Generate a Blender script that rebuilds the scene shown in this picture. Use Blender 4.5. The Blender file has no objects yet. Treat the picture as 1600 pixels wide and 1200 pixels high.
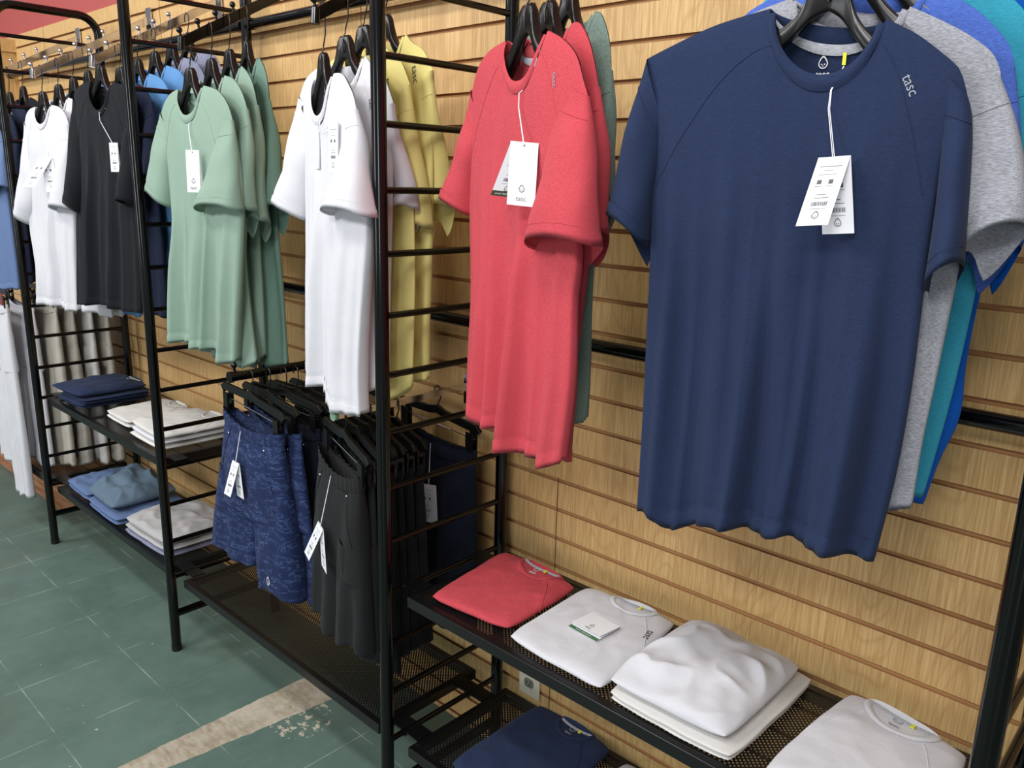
import bpy, bmesh, math, random
from mathutils import Vector, Matrix, noise
from mathutils.bvhtree import BVHTree
C = bpy.context.scene.collection
PI = math.pi
rnd = random.Random(7)

# ------------------------------------------------------------------ helpers
def link(name, me, parent=None, loc=(0, 0, 0), rot=(0, 0, 0)):
    o = bpy.data.objects.new(name, me); C.objects.link(o)
    o.location = loc; o.rotation_euler = rot
    if parent: o.parent = parent
    return o
def tag(o, label=None, cat=None, group=None, kind=None):
    if label: o['label'] = label
    if cat: o['category'] = cat
    if group: o['group'] = group
    if kind: o['kind'] = kind
    return o
def empty(name, loc=(0, 0, 0), rotz=0.0, label=None, cat=None, group=None):
    o = bpy.data.objects.new(name, None); C.objects.link(o)
    o.location = loc; o.rotation_euler = (0, 0, rotz); o.empty_display_size = .05
    return tag(o, label, cat, group)
class MB:
    def __init__(s): s.v = []; s.f = []; s.sm = []; s.mi = []
    def add(s, verts, faces, smooth=True, mi=0):
        n = len(s.v); s.v += [tuple(v) for v in verts]
        for f in faces:
            s.f.append([i + n for i in f]); s.sm.append(smooth); s.mi.append(mi)
    def box(s, a, b, mi=0, M=None):
        vs = [(x, y, z) for x in (a[0], b[0]) for y in (a[1], b[1]) for z in (a[2], b[2])]
        if M: vs = [M @ Vector(v) for v in vs]
        s.add(vs, [(0, 1, 3, 2), (4, 6, 7, 5), (0, 4, 5, 1), (2, 3, 7, 6), (0, 2, 6, 4), (1, 5, 7, 3)], False, mi)
    def tube(s, pts, r, seg=12, caps=True, mi=0, closed=False, flat=None):
        pts = [Vector(p) for p in pts]; n = len(pts); rings = []
        up = None
        for i, p in enumerate(pts):
            if closed: t = pts[(i + 1) % n] - pts[i - 1]
            else: t = pts[min(i + 1, n - 1)] - pts[max(i - 1, 0)]
            if t.length < 1e-9: t = Vector((0, 0, 1))
            t.normalize()
            if up is None:
                up = t.orthogonal().normalized()
                if flat: up = (Vector(flat) - t * t.dot(Vector(flat))).normalized()
            else:
                up = (up - t * t.dot(up)); up = up.normalized() if up.length > 1e-6 else t.orthogonal().normalized()
            w = t.cross(up)
            ri = r[i] if isinstance(r, (list, tuple)) and not flat else r
            if flat: rings.append([p + up * r[0] * a + w * r[1] * b for a, b in ((1, 1), (-1, 1), (-1, -1), (1, -1))])
            else: rings.append([p + (up * math.cos(2 * PI * k / seg) + w * math.sin(2 * PI * k / seg)) * ri for k in range(seg)])
        m = len(rings[0]); vs = [v for rg in rings for v in rg]; fs = []
        for i in range(n if closed else n - 1):
            j = (i + 1) % n
            for k in range(m):
                fs.append((i * m + k, i * m + (k + 1) % m, j * m + (k + 1) % m, j * m + k))
        s.add(vs, fs, not flat, mi)
        if caps and not closed:
            s.add(rings[0], [tuple(range(m))[::-1]], False, mi); s.add(rings[-1], [tuple(range(m))], False, mi)
    def ball(s, c, r, seg=14, mi=0):
        vs = []; fs = []; c = Vector(c); n = seg // 2
        for i in range(n + 1):
            a = PI * i / n
            for k in range(seg): vs.append(c + Vector((math.sin(a) * math.cos(2 * PI * k / seg), math.sin(a) * math.sin(2 * PI * k / seg), math.cos(a))) * r)
        for i in range(n):
            for k in range(seg): fs.append((i * seg + k, (i + 1) * seg + k, (i + 1) * seg + (k + 1) % seg, i * seg + (k + 1) % seg))
        s.add(vs, fs, True, mi)
    def mesh(s, name, mats, weld=0, recalc=True):
        me = bpy.data.meshes.new(name); me.from_pydata(s.v, [], s.f)
        me.polygons.foreach_set('use_smooth', s.sm); me.polygons.foreach_set('material_index', s.mi)
        for m in (mats if isinstance(mats, (list, tuple)) else [mats]): me.materials.append(m)
        if weld or recalc:
            bm = bmesh.new(); bm.from_mesh(me)
            if weld: bmesh.ops.remove_doubles(bm, verts=bm.verts, dist=weld)
            if recalc: bmesh.ops.recalc_face_normals(bm, faces=bm.faces)
            bm.to_mesh(me); bm.free()
        me.update(); return me
    def build(s, name, mats, parent=None, loc=(0, 0, 0), rot=(0, 0, 0), bevel=0, weld=0):
        o = link(name, s.mesh(name, mats, weld), parent, loc, rot)
        if bevel:
            b = o.modifiers.new('bevel', 'BEVEL'); b.width = bevel; b.segments = 2; b.limit_method = 'ANGLE'
        return o
def lerp(a, b, t): return a + (b - a) * t
def interp(pts, x):
    if x <= pts[0][0]: return pts[0][1]
    for a, b in zip(pts, pts[1:]):
        if x <= b[0]:
            d = b[0] - a[0]
            return b[1] if d < 1e-9 else a[1] + (b[1] - a[1]) * (x - a[0]) / d
    return pts[-1][1]
def smooth_poly(pts, n=24):
    """resample a polyline evenly by arc length and soften its corners (Catmull-Rom)."""
    P = [Vector((p[0], p[1])) for p in pts]
    Q = []
    for i in range(len(P) - 1):
        p0 = P[max(i - 1, 0)]; p1 = P[i]; p2 = P[i + 1]; p3 = P[min(i + 2, len(P) - 1)]
        for k in range(8):
            t = k / 8
            Q.append(.5 * ((2 * p1) + (p2 - p0) * t + (2 * p0 - 5 * p1 + 4 * p2 - p3) * t * t + (3 * p1 - p0 - 3 * p2 + p3) * t ** 3))
    Q.append(P[-1])
    L = [0]
    for a, b in zip(Q, Q[1:]): L.append(L[-1] + (b - a).length)
    out = []
    for k in range(n + 1):
        d = L[-1] * k / n
        xs = interp([(l, q.x) for l, q in zip(L, Q)], d); ys = interp([(l, q.y) for l, q in zip(L, Q)], d)
        out.append((xs, ys))
    return out
def sstep(a, b, x):
    t = min(1, max(0, (x - a) / (b - a))); return t * t * (3 - 2 * t)

# ------------------------------------------------------------------ materials
def nodes(name):
    m = bpy.data.materials.new(name); m.use_nodes = True
    nt = m.node_tree; b = nt.nodes['Principled BSDF']; return m, nt, b
def N(nt, t, **kw):
    n = nt.nodes.new(t)
    for k, v in kw.items():
        if k in n.inputs: n.inputs[k].default_value = v
        else: setattr(n, k, v)
    return n
def lin(c):
    f = lambda v: ((v / 255 + .055) / 1.055) ** 2.4 if v > 10 else v / 255 / 12.92
    return (f(c[0]), f(c[1]), f(c[2]), 1)
def plain(name, c, rough=.5, metal=0, spec=.5, coat=0):
    m, nt, b = nodes(name)
    b.inputs['Base Color'].default_value = lin(c); b.inputs['Roughness'].default_value = rough
    b.inputs['Metallic'].default_value = metal; b.inputs['Specular IOR Level'].default_value = spec
    b.inputs['Coat Weight'].default_value = coat
    return m
def fabric(name, c, heather=0.0, c2=None, sheen=.04, rough=.9, bump=.25, stretch=(1, 1, .12)):
    m, nt, b = nodes(name); L = nt.links
    tc = N(nt, 'ShaderNodeTexCoord')
    mp = N(nt, 'ShaderNodeMapping'); mp.inputs['Scale'].default_value = (420, 420, 900)
    L.new(tc.outputs['Object'], mp.inputs['Vector'])
    n1 = N(nt, 'ShaderNodeTexNoise', Scale=1.0, Detail=2.0); L.new(mp.outputs[0], n1.inputs['Vector'])
    mp2 = N(nt, 'ShaderNodeMapping'); mp2.inputs['Scale'].default_value = (140, 900, 900)
    L.new(tc.outputs['Object'], mp2.inputs['Vector'])
    n2 = N(nt, 'ShaderNodeTexNoise', Scale=1.0, Detail=3.0); L.new(mp2.outputs[0], n2.inputs['Vector'])
    cr = N(nt, 'ShaderNodeValToRGB'); cr.color_ramp.elements[0].position = .38; cr.color_ramp.elements[1].position = .62
    base = lin(c); k = heather
    c2 = lin(c2) if c2 else tuple(min(1, base[i] * (1 + .9 * k) + .012 * k) for i in range(3)) + (1,)
    c1 = tuple(base[i] * (1 - .5 * k) for i in range(3)) + (1,)
    cr.color_ramp.elements[0].color = c1; cr.color_ramp.elements[1].color = c2 if heather else base
    if not heather: cr.color_ramp.elements[0].color = tuple(v * .97 for v in base[:3]) + (1,)
    L.new(n2.outputs['Fac'], cr.inputs[0]); L.new(cr.outputs[0], b.inputs['Base Color'])
    bp = N(nt, 'ShaderNodeBump', Strength=bump, Distance=.0006); L.new(n1.outputs['Fac'], bp.inputs['Height'])
    n3 = N(nt, 'ShaderNodeTexNoise', Scale=26.0, Detail=4.0, Roughness=.6)
    L.new(tc.outputs['Object'], n3.inputs['Vector'])
    bp2 = N(nt, 'ShaderNodeBump', Strength=.35, Distance=.004); L.new(n3.outputs['Fac'], bp2.inputs['Height'])
    L.new(bp.outputs[0], bp2.inputs['Normal']); L.new(bp2.outputs[0], b.inputs['Normal'])
    b.inputs['Roughness'].default_value = rough; b.inputs['Specular IOR Level'].default_value = .2
    b.inputs['Sheen Weight'].default_value = sheen; b.inputs['Sheen Roughness'].default_value = .5
    return m

BLACK = plain('black_enamel', (5, 5, 6), .14, 0, .45)
BLACKM = plain('black_matt_metal', (14, 14, 15), .3, 0, .5)
CHROME = plain('chrome', (215, 215, 220), .12, 1)
PLASTIC = plain('hanger_plastic', (17, 15, 14), .28, 0, .5)
PAPER = plain('tag_card', (238, 238, 242), .55)
INK = plain('grey_print', (95, 95, 100), .7)
INKD = plain('dark_print', (45, 45, 48), .7)
INKL = plain('light_print', (225, 225, 230), .7)
INKG = plain('silver_print', (150, 155, 165), .6)
KHAKI = plain('dark_green_card', (62, 66, 45), .6)
GREENC = plain('green_card', (70, 115, 75), .6)
STRING = plain('white_string', (235, 235, 240), .8)
YEL = plain('yellow_loop', (225, 225, 60), .7)
GCAP = plain('green_rubber', (120, 150, 125), .5)
NAVY = fabric('navy_jersey', (35, 47, 76), .12)
RED = fabric('coral_red_heather', (190, 70, 79), .18)
SAGE = fabric('sage_green_jersey', (140, 164, 148), .0)
SAGEH = fabric('grey_green_heather', (112, 130, 120), .3)
TEALG = fabric('deep_sage_jersey', (112, 142, 128), 0)
WHITE = fabric('white_jersey', (214, 214, 219), 0)
OFFW = fabric('warm_white_jersey', (218, 216, 212), 0)
YELLOW = fabric('pale_yellow_jersey', (224, 210, 134), 0)
GREYH = fabric('grey_heather', (146, 147, 154), .35)
INDIGO = fabric('indigo_heather', (72, 100, 178), .25)
TEAL = fabric('turquoise_jersey', (52, 148, 172), .15)
ROYAL = fabric('royal_blue_jersey', (10, 88, 185), 0)
BLK = fabric('black_jersey', (19, 21, 27), .0)
BNAVY = fabric('dark_navy_jersey', (26, 33, 56), .0)
LBLUE = fabric('sky_blue_jersey', (98, 148, 200), 0)
MBLUE = fabric('mid_blue_jersey', (70, 120, 175), 0)
LILAC = fabric('grey_lilac_heather', (128, 130, 152), .4)
BEIGE = fabric('stone_twill', (188, 182, 170), 0)
BLUEW = fabric('washed_blue_jersey', (98, 120, 160), 0)
SLATE = fabric('slate_blue_jersey', (98, 118, 135), 0)
LGREY = fabric('light_grey_jersey', (178, 176, 176), .1)
CHAR = fabric('charcoal_woven', (32, 33, 34), 0)
BLKW = fabric('black_woven', (15, 16, 20), 0)
NAVW = fabric('ink_navy_woven', (16, 21, 36), 0)
OLIVE = fabric('grey_olive_woven', (100, 100, 94), .2)
TAPE = fabric('grey_neck_tape', (170, 172, 178), .3)
def camo():
    m = fabric('navy_camouflage', (38, 58, 110), 0); nt = m.node_tree; L = nt.links; b = nt.nodes['Principled BSDF']
    tc = N(nt, 'ShaderNodeTexCoord'); mp = N(nt, 'ShaderNodeMapping'); mp.inputs['Scale'].default_value = (22, 22, 60)
    L.new(tc.outputs['Object'], mp.inputs['Vector'])
    n = N(nt, 'ShaderNodeTexNoise', Scale=1.0, Detail=3.0, Distortion=1.6); L.new(mp.outputs[0], n.inputs['Vector'])
    cr = N(nt, 'ShaderNodeValToRGB'); e = cr.color_ramp.elements; cr.color_ramp.interpolation = 'CONSTANT'
    e[0].position = 0; e[0].color = lin((28, 40, 76)); e[1].position = .47; e[1].color = lin((33, 46, 82))
    x = e.new(.56); x.color = lin((64, 82, 122)); x = e.new(.60); x.color = lin((36, 49, 86)); x = e.new(.68); x.color = lin((28, 40, 74))
    L.new(n.outputs['Fac'], cr.inputs[0]); L.new(cr.outputs[0], b.inputs['Base Color']); return m
CAMO = camo()

def wood(name, c, c2, dark, vertical=True, joints=False):
    m, nt, b = nodes(name); L = nt.links
    tc = N(nt, 'ShaderNodeTexCoord')
    def noise_at(scale, detail=3.0, dist=0.0, rough=.5):
        mp = N(nt, 'ShaderNodeMapping'); mp.inputs['Scale'].default_value = scale; L.new(tc.outputs['Object'], mp.inputs['Vector'])
        n = N(nt, 'ShaderNodeTexNoise', Scale=1.0, Detail=detail, Distortion=dist, Roughness=rough); L.new(mp.outputs[0], n.inputs['Vector']); return n
    big = noise_at((7, 7, 1.0), 1.0)          # slow figure whose contour lines make the cathedral grain
    mul = N(nt, 'ShaderNodeMath', operation='MULTIPLY'); L.new(big.outputs['Fac'], mul.inputs[0]); mul.inputs[1].default_value = 26.0
    fr = N(nt, 'ShaderNodeMath', operation='PINGPONG'); L.new(mul.outputs[0], fr.inputs[0]); fr.inputs[1].default_value = .5
    fine = noise_at((210, 210, 6), 4.0, 0, .7); pores = noise_at((620, 620, 22), 2.0)
    r1 = N(nt, 'ShaderNodeMapRange'); L.new(fr.outputs[0], r1.inputs[0]); r1.inputs[1].default_value = 0; r1.inputs[2].default_value = .22; r1.inputs[3].default_value = 0; r1.inputs[4].default_value = 1
    cr = N(nt, 'ShaderNodeValToRGB'); cr.color_ramp.elements[0].position = .36; cr.color_ramp.elements[0].color = lin(dark)
    cr.color_ramp.elements[1].position = .55; cr.color_ramp.elements[1].color = lin(c); e = cr.color_ramp.elements.new(.72); e.color = lin(c2)
    L.new(fine.outputs['Fac'], cr.inputs[0])
    mx = N(nt, 'ShaderNodeMix', data_type='RGBA'); mx.blend_type = 'MIX'
    sc = N(nt, 'ShaderNodeMapRange'); L.new(r1.outputs[0], sc.inputs[0]); sc.inputs[3].default_value = .6; sc.inputs[4].default_value = 0.0
    L.new(sc.outputs[0], mx.inputs[0]); L.new(cr.outputs[0], mx.inputs[6]); mx.inputs[7].default_value = lin(dark)
    pr = N(nt, 'ShaderNodeMapRange'); L.new(pores.outputs['Fac'], pr.inputs[0]); pr.inputs[1].default_value = .3; pr.inputs[2].default_value = .45; pr.inputs[3].default_value = .25; pr.inputs[4].default_value = 0
    mx2 = N(nt, 'ShaderNodeMix', data_type='RGBA'); L.new(pr.outputs[0], mx2.inputs[0]); L.new(mx.outputs[2], mx2.inputs[6]); mx2.inputs[7].default_value = lin(tuple(v * .8 for v in dark))
    L.new(mx2.outputs[2], b.inputs['Base Color'])
    b.inputs['Roughness'].default_value = .45; b.inputs['Specular IOR Level'].default_value = .35
    return m
OAK = wood('oak_laminate', (214, 176, 119), (226, 194, 140), (190, 149, 94))
MDF = plain('groove_fibreboard', (188, 138, 88), .8)
JOINT = plain('panel_joint_line', (95, 65, 38), .9)
REDW = plain('red_wall_paint', (168, 78, 74), .8)

def perforated():
    m, nt, b = nodes('perforated_black_steel'); L = nt.links
    b.inputs['Base Color'].default_value = lin((16, 15, 15)); b.inputs['Roughness'].default_value = .38
    tc = N(nt, 'ShaderNodeTexCoord'); sep = N(nt, 'ShaderNodeSeparateXYZ'); L.new(tc.outputs['Object'], sep.inputs[0])
    px, py, r = .0095, .0095, .0017
    def lat(ox, oy):
        out = []
        for ax, p, o in (('X', px, ox), ('Y', py, oy)):
            d = N(nt, 'ShaderNodeMath', operation='DIVIDE'); L.new(sep.outputs[ax], d.inputs[0]); d.inputs[1].default_value = p
            a = N(nt, 'ShaderNodeMath', operation='ADD'); L.new(d.outputs[0], a.inputs[0]); a.inputs[1].default_value = o + 100
            f = N(nt, 'ShaderNodeMath', operation='FRACT'); L.new(a.outputs[0], f.inputs[0])
            s = N(nt, 'ShaderNodeMath', operation='SUBTRACT'); L.new(f.outputs[0], s.inputs[0]); s.inputs[1].default_value = .5
            q = N(nt, 'ShaderNodeMath', operation='POWER'); L.new(s.outputs[0], q.inputs[0]); q.inputs[1].default_value = 2
            ab = N(nt, 'ShaderNodeMath', operation='MULTIPLY'); L.new(s.outputs[0], ab.inputs[0]); L.new(s.outputs[0], ab.inputs[1]); out.append(ab)
        s = N(nt, 'ShaderNodeMath', operation='ADD'); L.new(out[0].outputs[0], s.inputs[0]); L.new(out[1].outputs[0], s.inputs[1]); return s
    a, c = lat(0, 0), lat(.5, .5)
    mn = N(nt, 'ShaderNodeMath', operation='MINIMUM'); L.new(a.outputs[0], mn.inputs[0]); L.new(c.outputs[0], mn.inputs[1])
    gt = N(nt, 'ShaderNodeMath', operation='GREATER_THAN'); L.new(mn.outputs[0], gt.inputs[0]); gt.inputs[1].default_value = (r / px) ** 2
    L.new(gt.outputs[0], b.inputs['Alpha'])
    return m
PERF = perforated()

def floor_mat():
    m, nt, b = nodes('green_floor_tile'); L = nt.links
    tc = N(nt, 'ShaderNodeTexCoord'); sep = N(nt, 'ShaderNodeSeparateXYZ'); L.new(tc.outputs['Object'], sep.inputs[0])
    def noi(scale, detail=4.0, rough=.6, dist=0.0):
        mp = N(nt, 'ShaderNodeMapping'); mp.inputs['Scale'].default_value = scale; L.new(tc.outputs['Object'], mp.inputs[0])
        n = N(nt, 'ShaderNodeTexNoise', Scale=1.0, Detail=detail, Roughness=rough, Distortion=dist); L.new(mp.outputs[0], n.inputs['Vector']); return n.outputs['Fac']
    def mth(op, a, b_=0.0, c=0.0):
        n = N(nt, 'ShaderNodeMath', operation=op)
        for i, v in enumerate((a, b_, c)):
            if hasattr(v, 'links'): L.new(v, n.inputs[i])
            else: n.inputs[i].default_value = v
        return n.outputs[0]
    def mix(f, a, c):
        n = N(nt, 'ShaderNodeMix', data_type='RGBA')
        if hasattr(f, 'links'): L.new(f, n.inputs[0])
        else: n.inputs[0].default_value = f
        for i, v in ((6, a), (7, c)):
            if hasattr(v, 'links'): L.new(v, n.inputs[i])
            else: n.inputs[i].default_value = lin(v)
        return n.outputs[2]
    def rng(v, a, b_, c=0.0, d=1.0):
        n = N(nt, 'ShaderNodeMapRange'); L.new(v, n.inputs[0])
        for i, q in ((1, a), (2, b_), (3, c), (4, d)): n.inputs[i].default_value = q
        return n.outputs[0]
    X, Y = sep.outputs['X'], sep.outputs['Y']
    wob = noi((18, 18, 1)); wob = mth('MULTIPLY', mth('SUBTRACT', wob, .5), .02)
    col = mix(rng(noi((3.5, 3.5, 1)), .3, .7), (86, 110, 101), (104, 127, 117))
    col = mix(rng(noi((30, 9, 1), 5, .7), .52, .75, 0, .35), col, (112, 136, 126))
    col = mix(rng(noi((2.2, 2.2, 1), 3, .6, .5), .56, .72, 0, .45), col, (88, 96, 78))
    def tile(v, off, broken):
        d = mth('ABSOLUTE', mth('SUBTRACT', mth('FRACT', mth('ADD', mth('DIVIDE', mth('ADD', v, off), .305), 100)), .5))
        return d                                           # .5 at the joint
    jx = mth('GREATER_THAN', tile(X, .04, 0), .4955); jy = mth('GREATER_THAN', tile(Y, .2495, 0), .4955)
    j = mth('MAXIMUM', jx, jy)
    j = mth('MULTIPLY', j, rng(noi((7, 7, 1), 3), .46, .6, .06, .75))
    col = mix(j, col, (176, 188, 180))
    # worn scratches and chips
    sp = rng(noi((55, 55, 1), 2, .5), .735, .76, 0, 1); sp = mth('MULTIPLY', sp, rng(noi((3, 3, 1), 2), .5, .62))
    col = mix(sp, col, (205, 208, 200))
    st = rng(noi((9, 95, 1), 3, .6), .70, .74, 0, .8); st = mth('MULTIPLY', st, rng(noi((4.2, 4.2, 1), 1), .54, .62))
    col = mix(st, col, (180, 186, 176))
    # bare strip where a tile edge is missing
    xs = mth('ADD', X, wob)
    strip = mth('MULTIPLY', mth('GREATER_THAN', xs, -.702), mth('LESS_THAN', mth('ADD', xs, mth('MULTIPLY', mth('ADD', Y, .2), -.12)), -.545))
    strip = mth('MULTIPLY', strip, mth('LESS_THAN', mth('ADD', Y, mth('MULTIPLY', wob, 3)), -.185))
    bare = mix(rng(noi((22, 60, 1), 5, .7), .35, .65), (196, 186, 168), (160, 146, 122))
    bare = mix(rng(noi((6, 6, 1), 4), .5, .62, 0, .7), bare, (205, 197, 182))
    col = mix(strip, col, bare)
    # chipped spot beside the strip
    dx = mth('ADD', X, .53); dy = mth('ADD', Y, .33)
    d2 = mth('SQRT', mth('ADD', mth('MULTIPLY', dx, dx), mth('MULTIPLY', dy, dy)))
    ch = mth('MULTIPLY', mth('LESS_THAN', d2, .09), mth('GREATER_THAN', noi((40, 40, 1), 4, .7), .55))
    col = mix(ch, col, (196, 186, 166))
    # unpainted boards at the far end under the rack
    far = mth('MULTIPLY', mth('LESS_THAN', X, -2.62), mth('GREATER_THAN', Y, -.285))
    brd = mix(rng(noi((4, 40, 1), 4), .4, .6), (150, 105, 70), (196, 150, 118))
    col = mix(far, col, brd)
    L.new(col, b.inputs['Base Color']); b.inputs['Roughness'].default_value = .42
    rr = rng(noi((12, 12, 1), 4), .3, .7, .34, .6); L.new(rr, b.inputs['Roughness'])
    bp = N(nt, 'ShaderNodeBump', Strength=.2, Distance=.002); L.new(noi((14, 40, 1), 5, .7), bp.inputs['Height']); L.new(bp.outputs[0], b.inputs['Normal'])
    return m
FLOOR = floor_mat()

# ------------------------------------------------------------------ setting
XL, XR = -3.95, 2.6
m = MB(); m.add([(-6, -4, 0), (4, -4, 0), (4, .3, 0), (-6, .3, 0)], [(0, 1, 2, 3)], False)
tag(m.build('floor', FLOOR), kind='structure')
m = MB()
G0, GP = .7027, .0762
def slat_profile():
    pts = [(0.0, -.02, 0)]
    k0 = -9
    for k in range(k0, 20):
        z = G0 + k * GP
        if z > 2.19: break
        pts += [(z - .0050, 0, 0), (z - .0062, .004, 1), (z - .0115, .006, 1), (z - .0115, .0105, 1), (z + .012, .0105, 1), (z + .012, .006, 1), (z + .0048, .004, 1), (z + .0048, 0, 1)]
    pts.append((2.21, 0, 0)); pts.append((2.21, .019, 0))
    return pts
pr = slat_profile(); pr[0] = (0.0, 0.0, 0)
nx = 1
for i in range(len(pr) - 1):
    (z0, y0, a), (z1, y1, b_) = pr[i], pr[i + 1]
    g = 1 if (y0 > 0 or y1 > 0) and z1 < 2.2 else 0
    m.add([(XL, y0, z0), (XR, y0, z0), (XR, y1, z1), (XL, y1, z1)], [(0, 1, 2, 3)], False, g)
wall = m.build('wall_back', [OAK, MDF]); tag(wall, kind='structure')
m = MB(); m.box((XL - 1.5, .019, 0), (XR, .08, 3.2)); tag(m.build('wall_upper', REDW), kind='structure')
m = MB()
for x in (.145 - 2.44, .145 - 1.22, .145, .145 + 1.22): m.box((x - .0011, -.0006, .03), (x + .0011, .0005, .862))
for x in (-.617 - 2.44, -.617 - 1.22, -.617, -.617 + 1.22, -.617 + 2.44): m.box((x - .0011, -.0006, 1.96), (x + .0011, .0005, 2.21))
tag(m.build('trim_1', JOINT), kind='structure')
m = MB(); m.box((-3.78, -.11, 0), (-3.475, .0185, 2.13)); m.box((-3.80, -.13, 2.13), (-3.46, .0185, 2.19)); m.box((-3.60, -.115, 0), (-3.592, -.10, 2.13))
tag(m.build('trim_2', OAK), kind='structure')

# electrical outlet under the near shelf
o = empty('wall_outlet', (.078, 0, .280), 0, 'cream duplex power outlet on the slatted wall beneath the near shelf', 'outlet')
IV = plain('cream_plastic', (215, 208, 188), .4); GSOCK = plain('grey_socket', (120, 118, 108), .5); SL = plain('dark_slot', (40, 38, 35), .6)
m = MB(); m.box((-.036, -.006, -.058), (.036, -.0005, .058)); m.build('cover_plate', IV, o, bevel=.002)
for s in (-1, 1):
    m = MB(); vs = []
    for k in range(24):
        a = 2 * PI * k / 24; vs.append((.0165 * math.cos(a), -.0085, max(-.0125, min(.0125, .0165 * math.sin(a)))))
    m.add(vs + [(x, -.0055, z) for x, y, z in vs], [tuple(range(24))] + [(k, (k + 1) % 24, 24 + (k + 1) % 24, 24 + k) for k in range(24)], False)
    r = m.build('socket', GSOCK, o, (0, 0, s * .0195))
    m = MB(); m.box((-.0075, -.0092, -.003), (-.005, -.0084, .006)); m.box((.005, -.0092, -.003), (.0075, -.0084, .006)); m.box((-.002, -.0092, -.009), (.002, -.0084, -.0055)); m.build('slots', SL, r)

# ------------------------------------------------------------------ rack
PX = [-2.2926, -1.1401, 0.0, 1.1819]; YF, YB = -.4226, -.05
RUNG0, DR, PR = .392, .1275, .0155
desc = ['leftmost black ladder side frame, its arched top in view',
        'black ladder side frame between the black shirt and the sage green shirts',
        'black ladder side frame between the yellow shirts and the coral red shirts',
        'nearest black ladder side frame at the right edge beside the navy shirt']
for i, x in enumerate(PX):
    fr = empty('ladder_frame', (x, YF, 0), 0, desc[i], 'rack frame')
    D = YB - YF; H = 2.09; rad = .07
    m = MB(); m.tube([(0, 0, 0), (0, 0, H)], PR, 20); m.build('post', BLACK, fr)
    m = MB(); m.tube([(0, D, 0), (0, D, H)], PR, 20); m.build('post', BLACK, fr)
    m = MB(); pts = [(0, 0, H)] + [(0, rad - rad * math.cos(a), H + rad * math.sin(a)) for a in [PI / 2 * k / 8 for k in range(1, 9)]] + [(0, D - rad + rad * math.sin(a), H + rad * math.cos(a)) for a in [PI / 2 * k / 8 for k in range(0, 9)]]
    m.tube(pts, PR, 20, False); m.build('arched_top', BLACK, fr)
    m = MB(); m.tube([(0, 0, .132), (0, D, .132)], .0125, 14); m.build('crossbar', BLACK, fr)
    for k in range(-1, 14):
        z = RUNG0 + DR * k
        m = MB(); m.tube([(0, 0, z), (0, D, z)], .0072, 12); m.build('rung', BLACK, fr)
    for y in (0, D):
        m = MB(); m.tube([(0, y, 0), (0, y, .02)], PR + .0012, 20); m.build('foot_cap', BLACKM, fr)
bays = [(-3.45, PX[0]), (PX[0], PX[1]), (PX[1], PX[2]), (PX[2], PX[3])]
bn = ['beyond the arched frame at far left', 'behind the white and black shirts', 'behind the green and white shirts', 'behind the coral and navy shirts']
for i, (a, b_) in enumerate(bays + [(PX[3], 2.35)]):
    for z, w in ((2.015, 'top'), (1.218, 'middle')):
        if i == 4 and w == 'top': continue
        if i == 4: continue
        r = empty('rack_rail', (a, YB, z), 0, 'glossy black %s cross rail of the rack %s' % ('upper' if w == 'top' else 'middle', bn[i]), 'rail')
        L_ = b_ - a
        m = MB(); m.tube([(PR, 0, 0), (L_ - PR, 0, 0)], .0148, 20); m.build('tube', BLACK, r)
        for xx in (.03, L_ - .03):
            m = MB(); m.tube([(xx - .014, 0, 0), (xx + .014, 0, 0)], .0175, 16); m.build('end_collar', BLACK, r)

def shelf(x0, x1, z, label, hooks=True):
    s = empty('perforated_shelf', ((x0 + x1) / 2, -.24, z), 0, label, 'shelf')
    w = (x1 - x0) / 2; y0, y1 = -.166, .166
    m = MB(); m.add([(-w + .018, y0 + .018, 0), (w - .018, y0 + .018, 0), (w - .018, y1 - .018, 0), (-w + .018, y1 - .018, 0)], [(0, 1, 2, 3)], False)
    m.build('perforated_panel', PERF, s)
    m = MB()
    m.box((-w, y0, -.024), (w, y0 + .020, .0022)); m.box((-w, y1 - .020, -.024), (w, y1, .0022))
    m.box((-w, y0 + .02, -.024), (-w + .02, y1 - .02, .0022)); m.box((w - .02, y0 + .02, -.024), (w, y1 - .02, .0022))
    m.build('rim', BLACKM, s, bevel=.0022)
    for sx in (-1, 1):
        for yy in (y0 + .03, y1 - .09):
            m = MB(); e = .052 if (sx < 0) else .052
            m.box((sx * w, yy, .0005), (sx * (w + e), yy + .045, .0035)); m.box((sx * (w + e - .003), yy, -.012), (sx * (w + e), yy + .045, .003))
            m.build('hook_plate', BLACKM, s)
    return s
shelf(-3.4, PX[0] - .055, .268, 'black perforated shelf under the hanging white and stone trousers at far left')
shelf(PX[0] + .055, PX[1] - .055, .657, 'black upper shelf holding the folded navy and white shirts')
shelf(PX[0] + .055, PX[1] - .055, .268, 'black lower shelf holding the rumpled blue and grey shirts')
shelf(PX[1] + .055, PX[2] - .055, .268, 'long black perforated shelf below the hanging shorts')
shelf(PX[2] + .055, PX[3] - .055, .657, 'black perforated shelf in front holding the coral and white folded shirts')
shelf(PX[2] + .055, PX[3] - .055, .268, 'lowest black perforated shelf holding the folded navy shirt near the power outlet')

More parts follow.
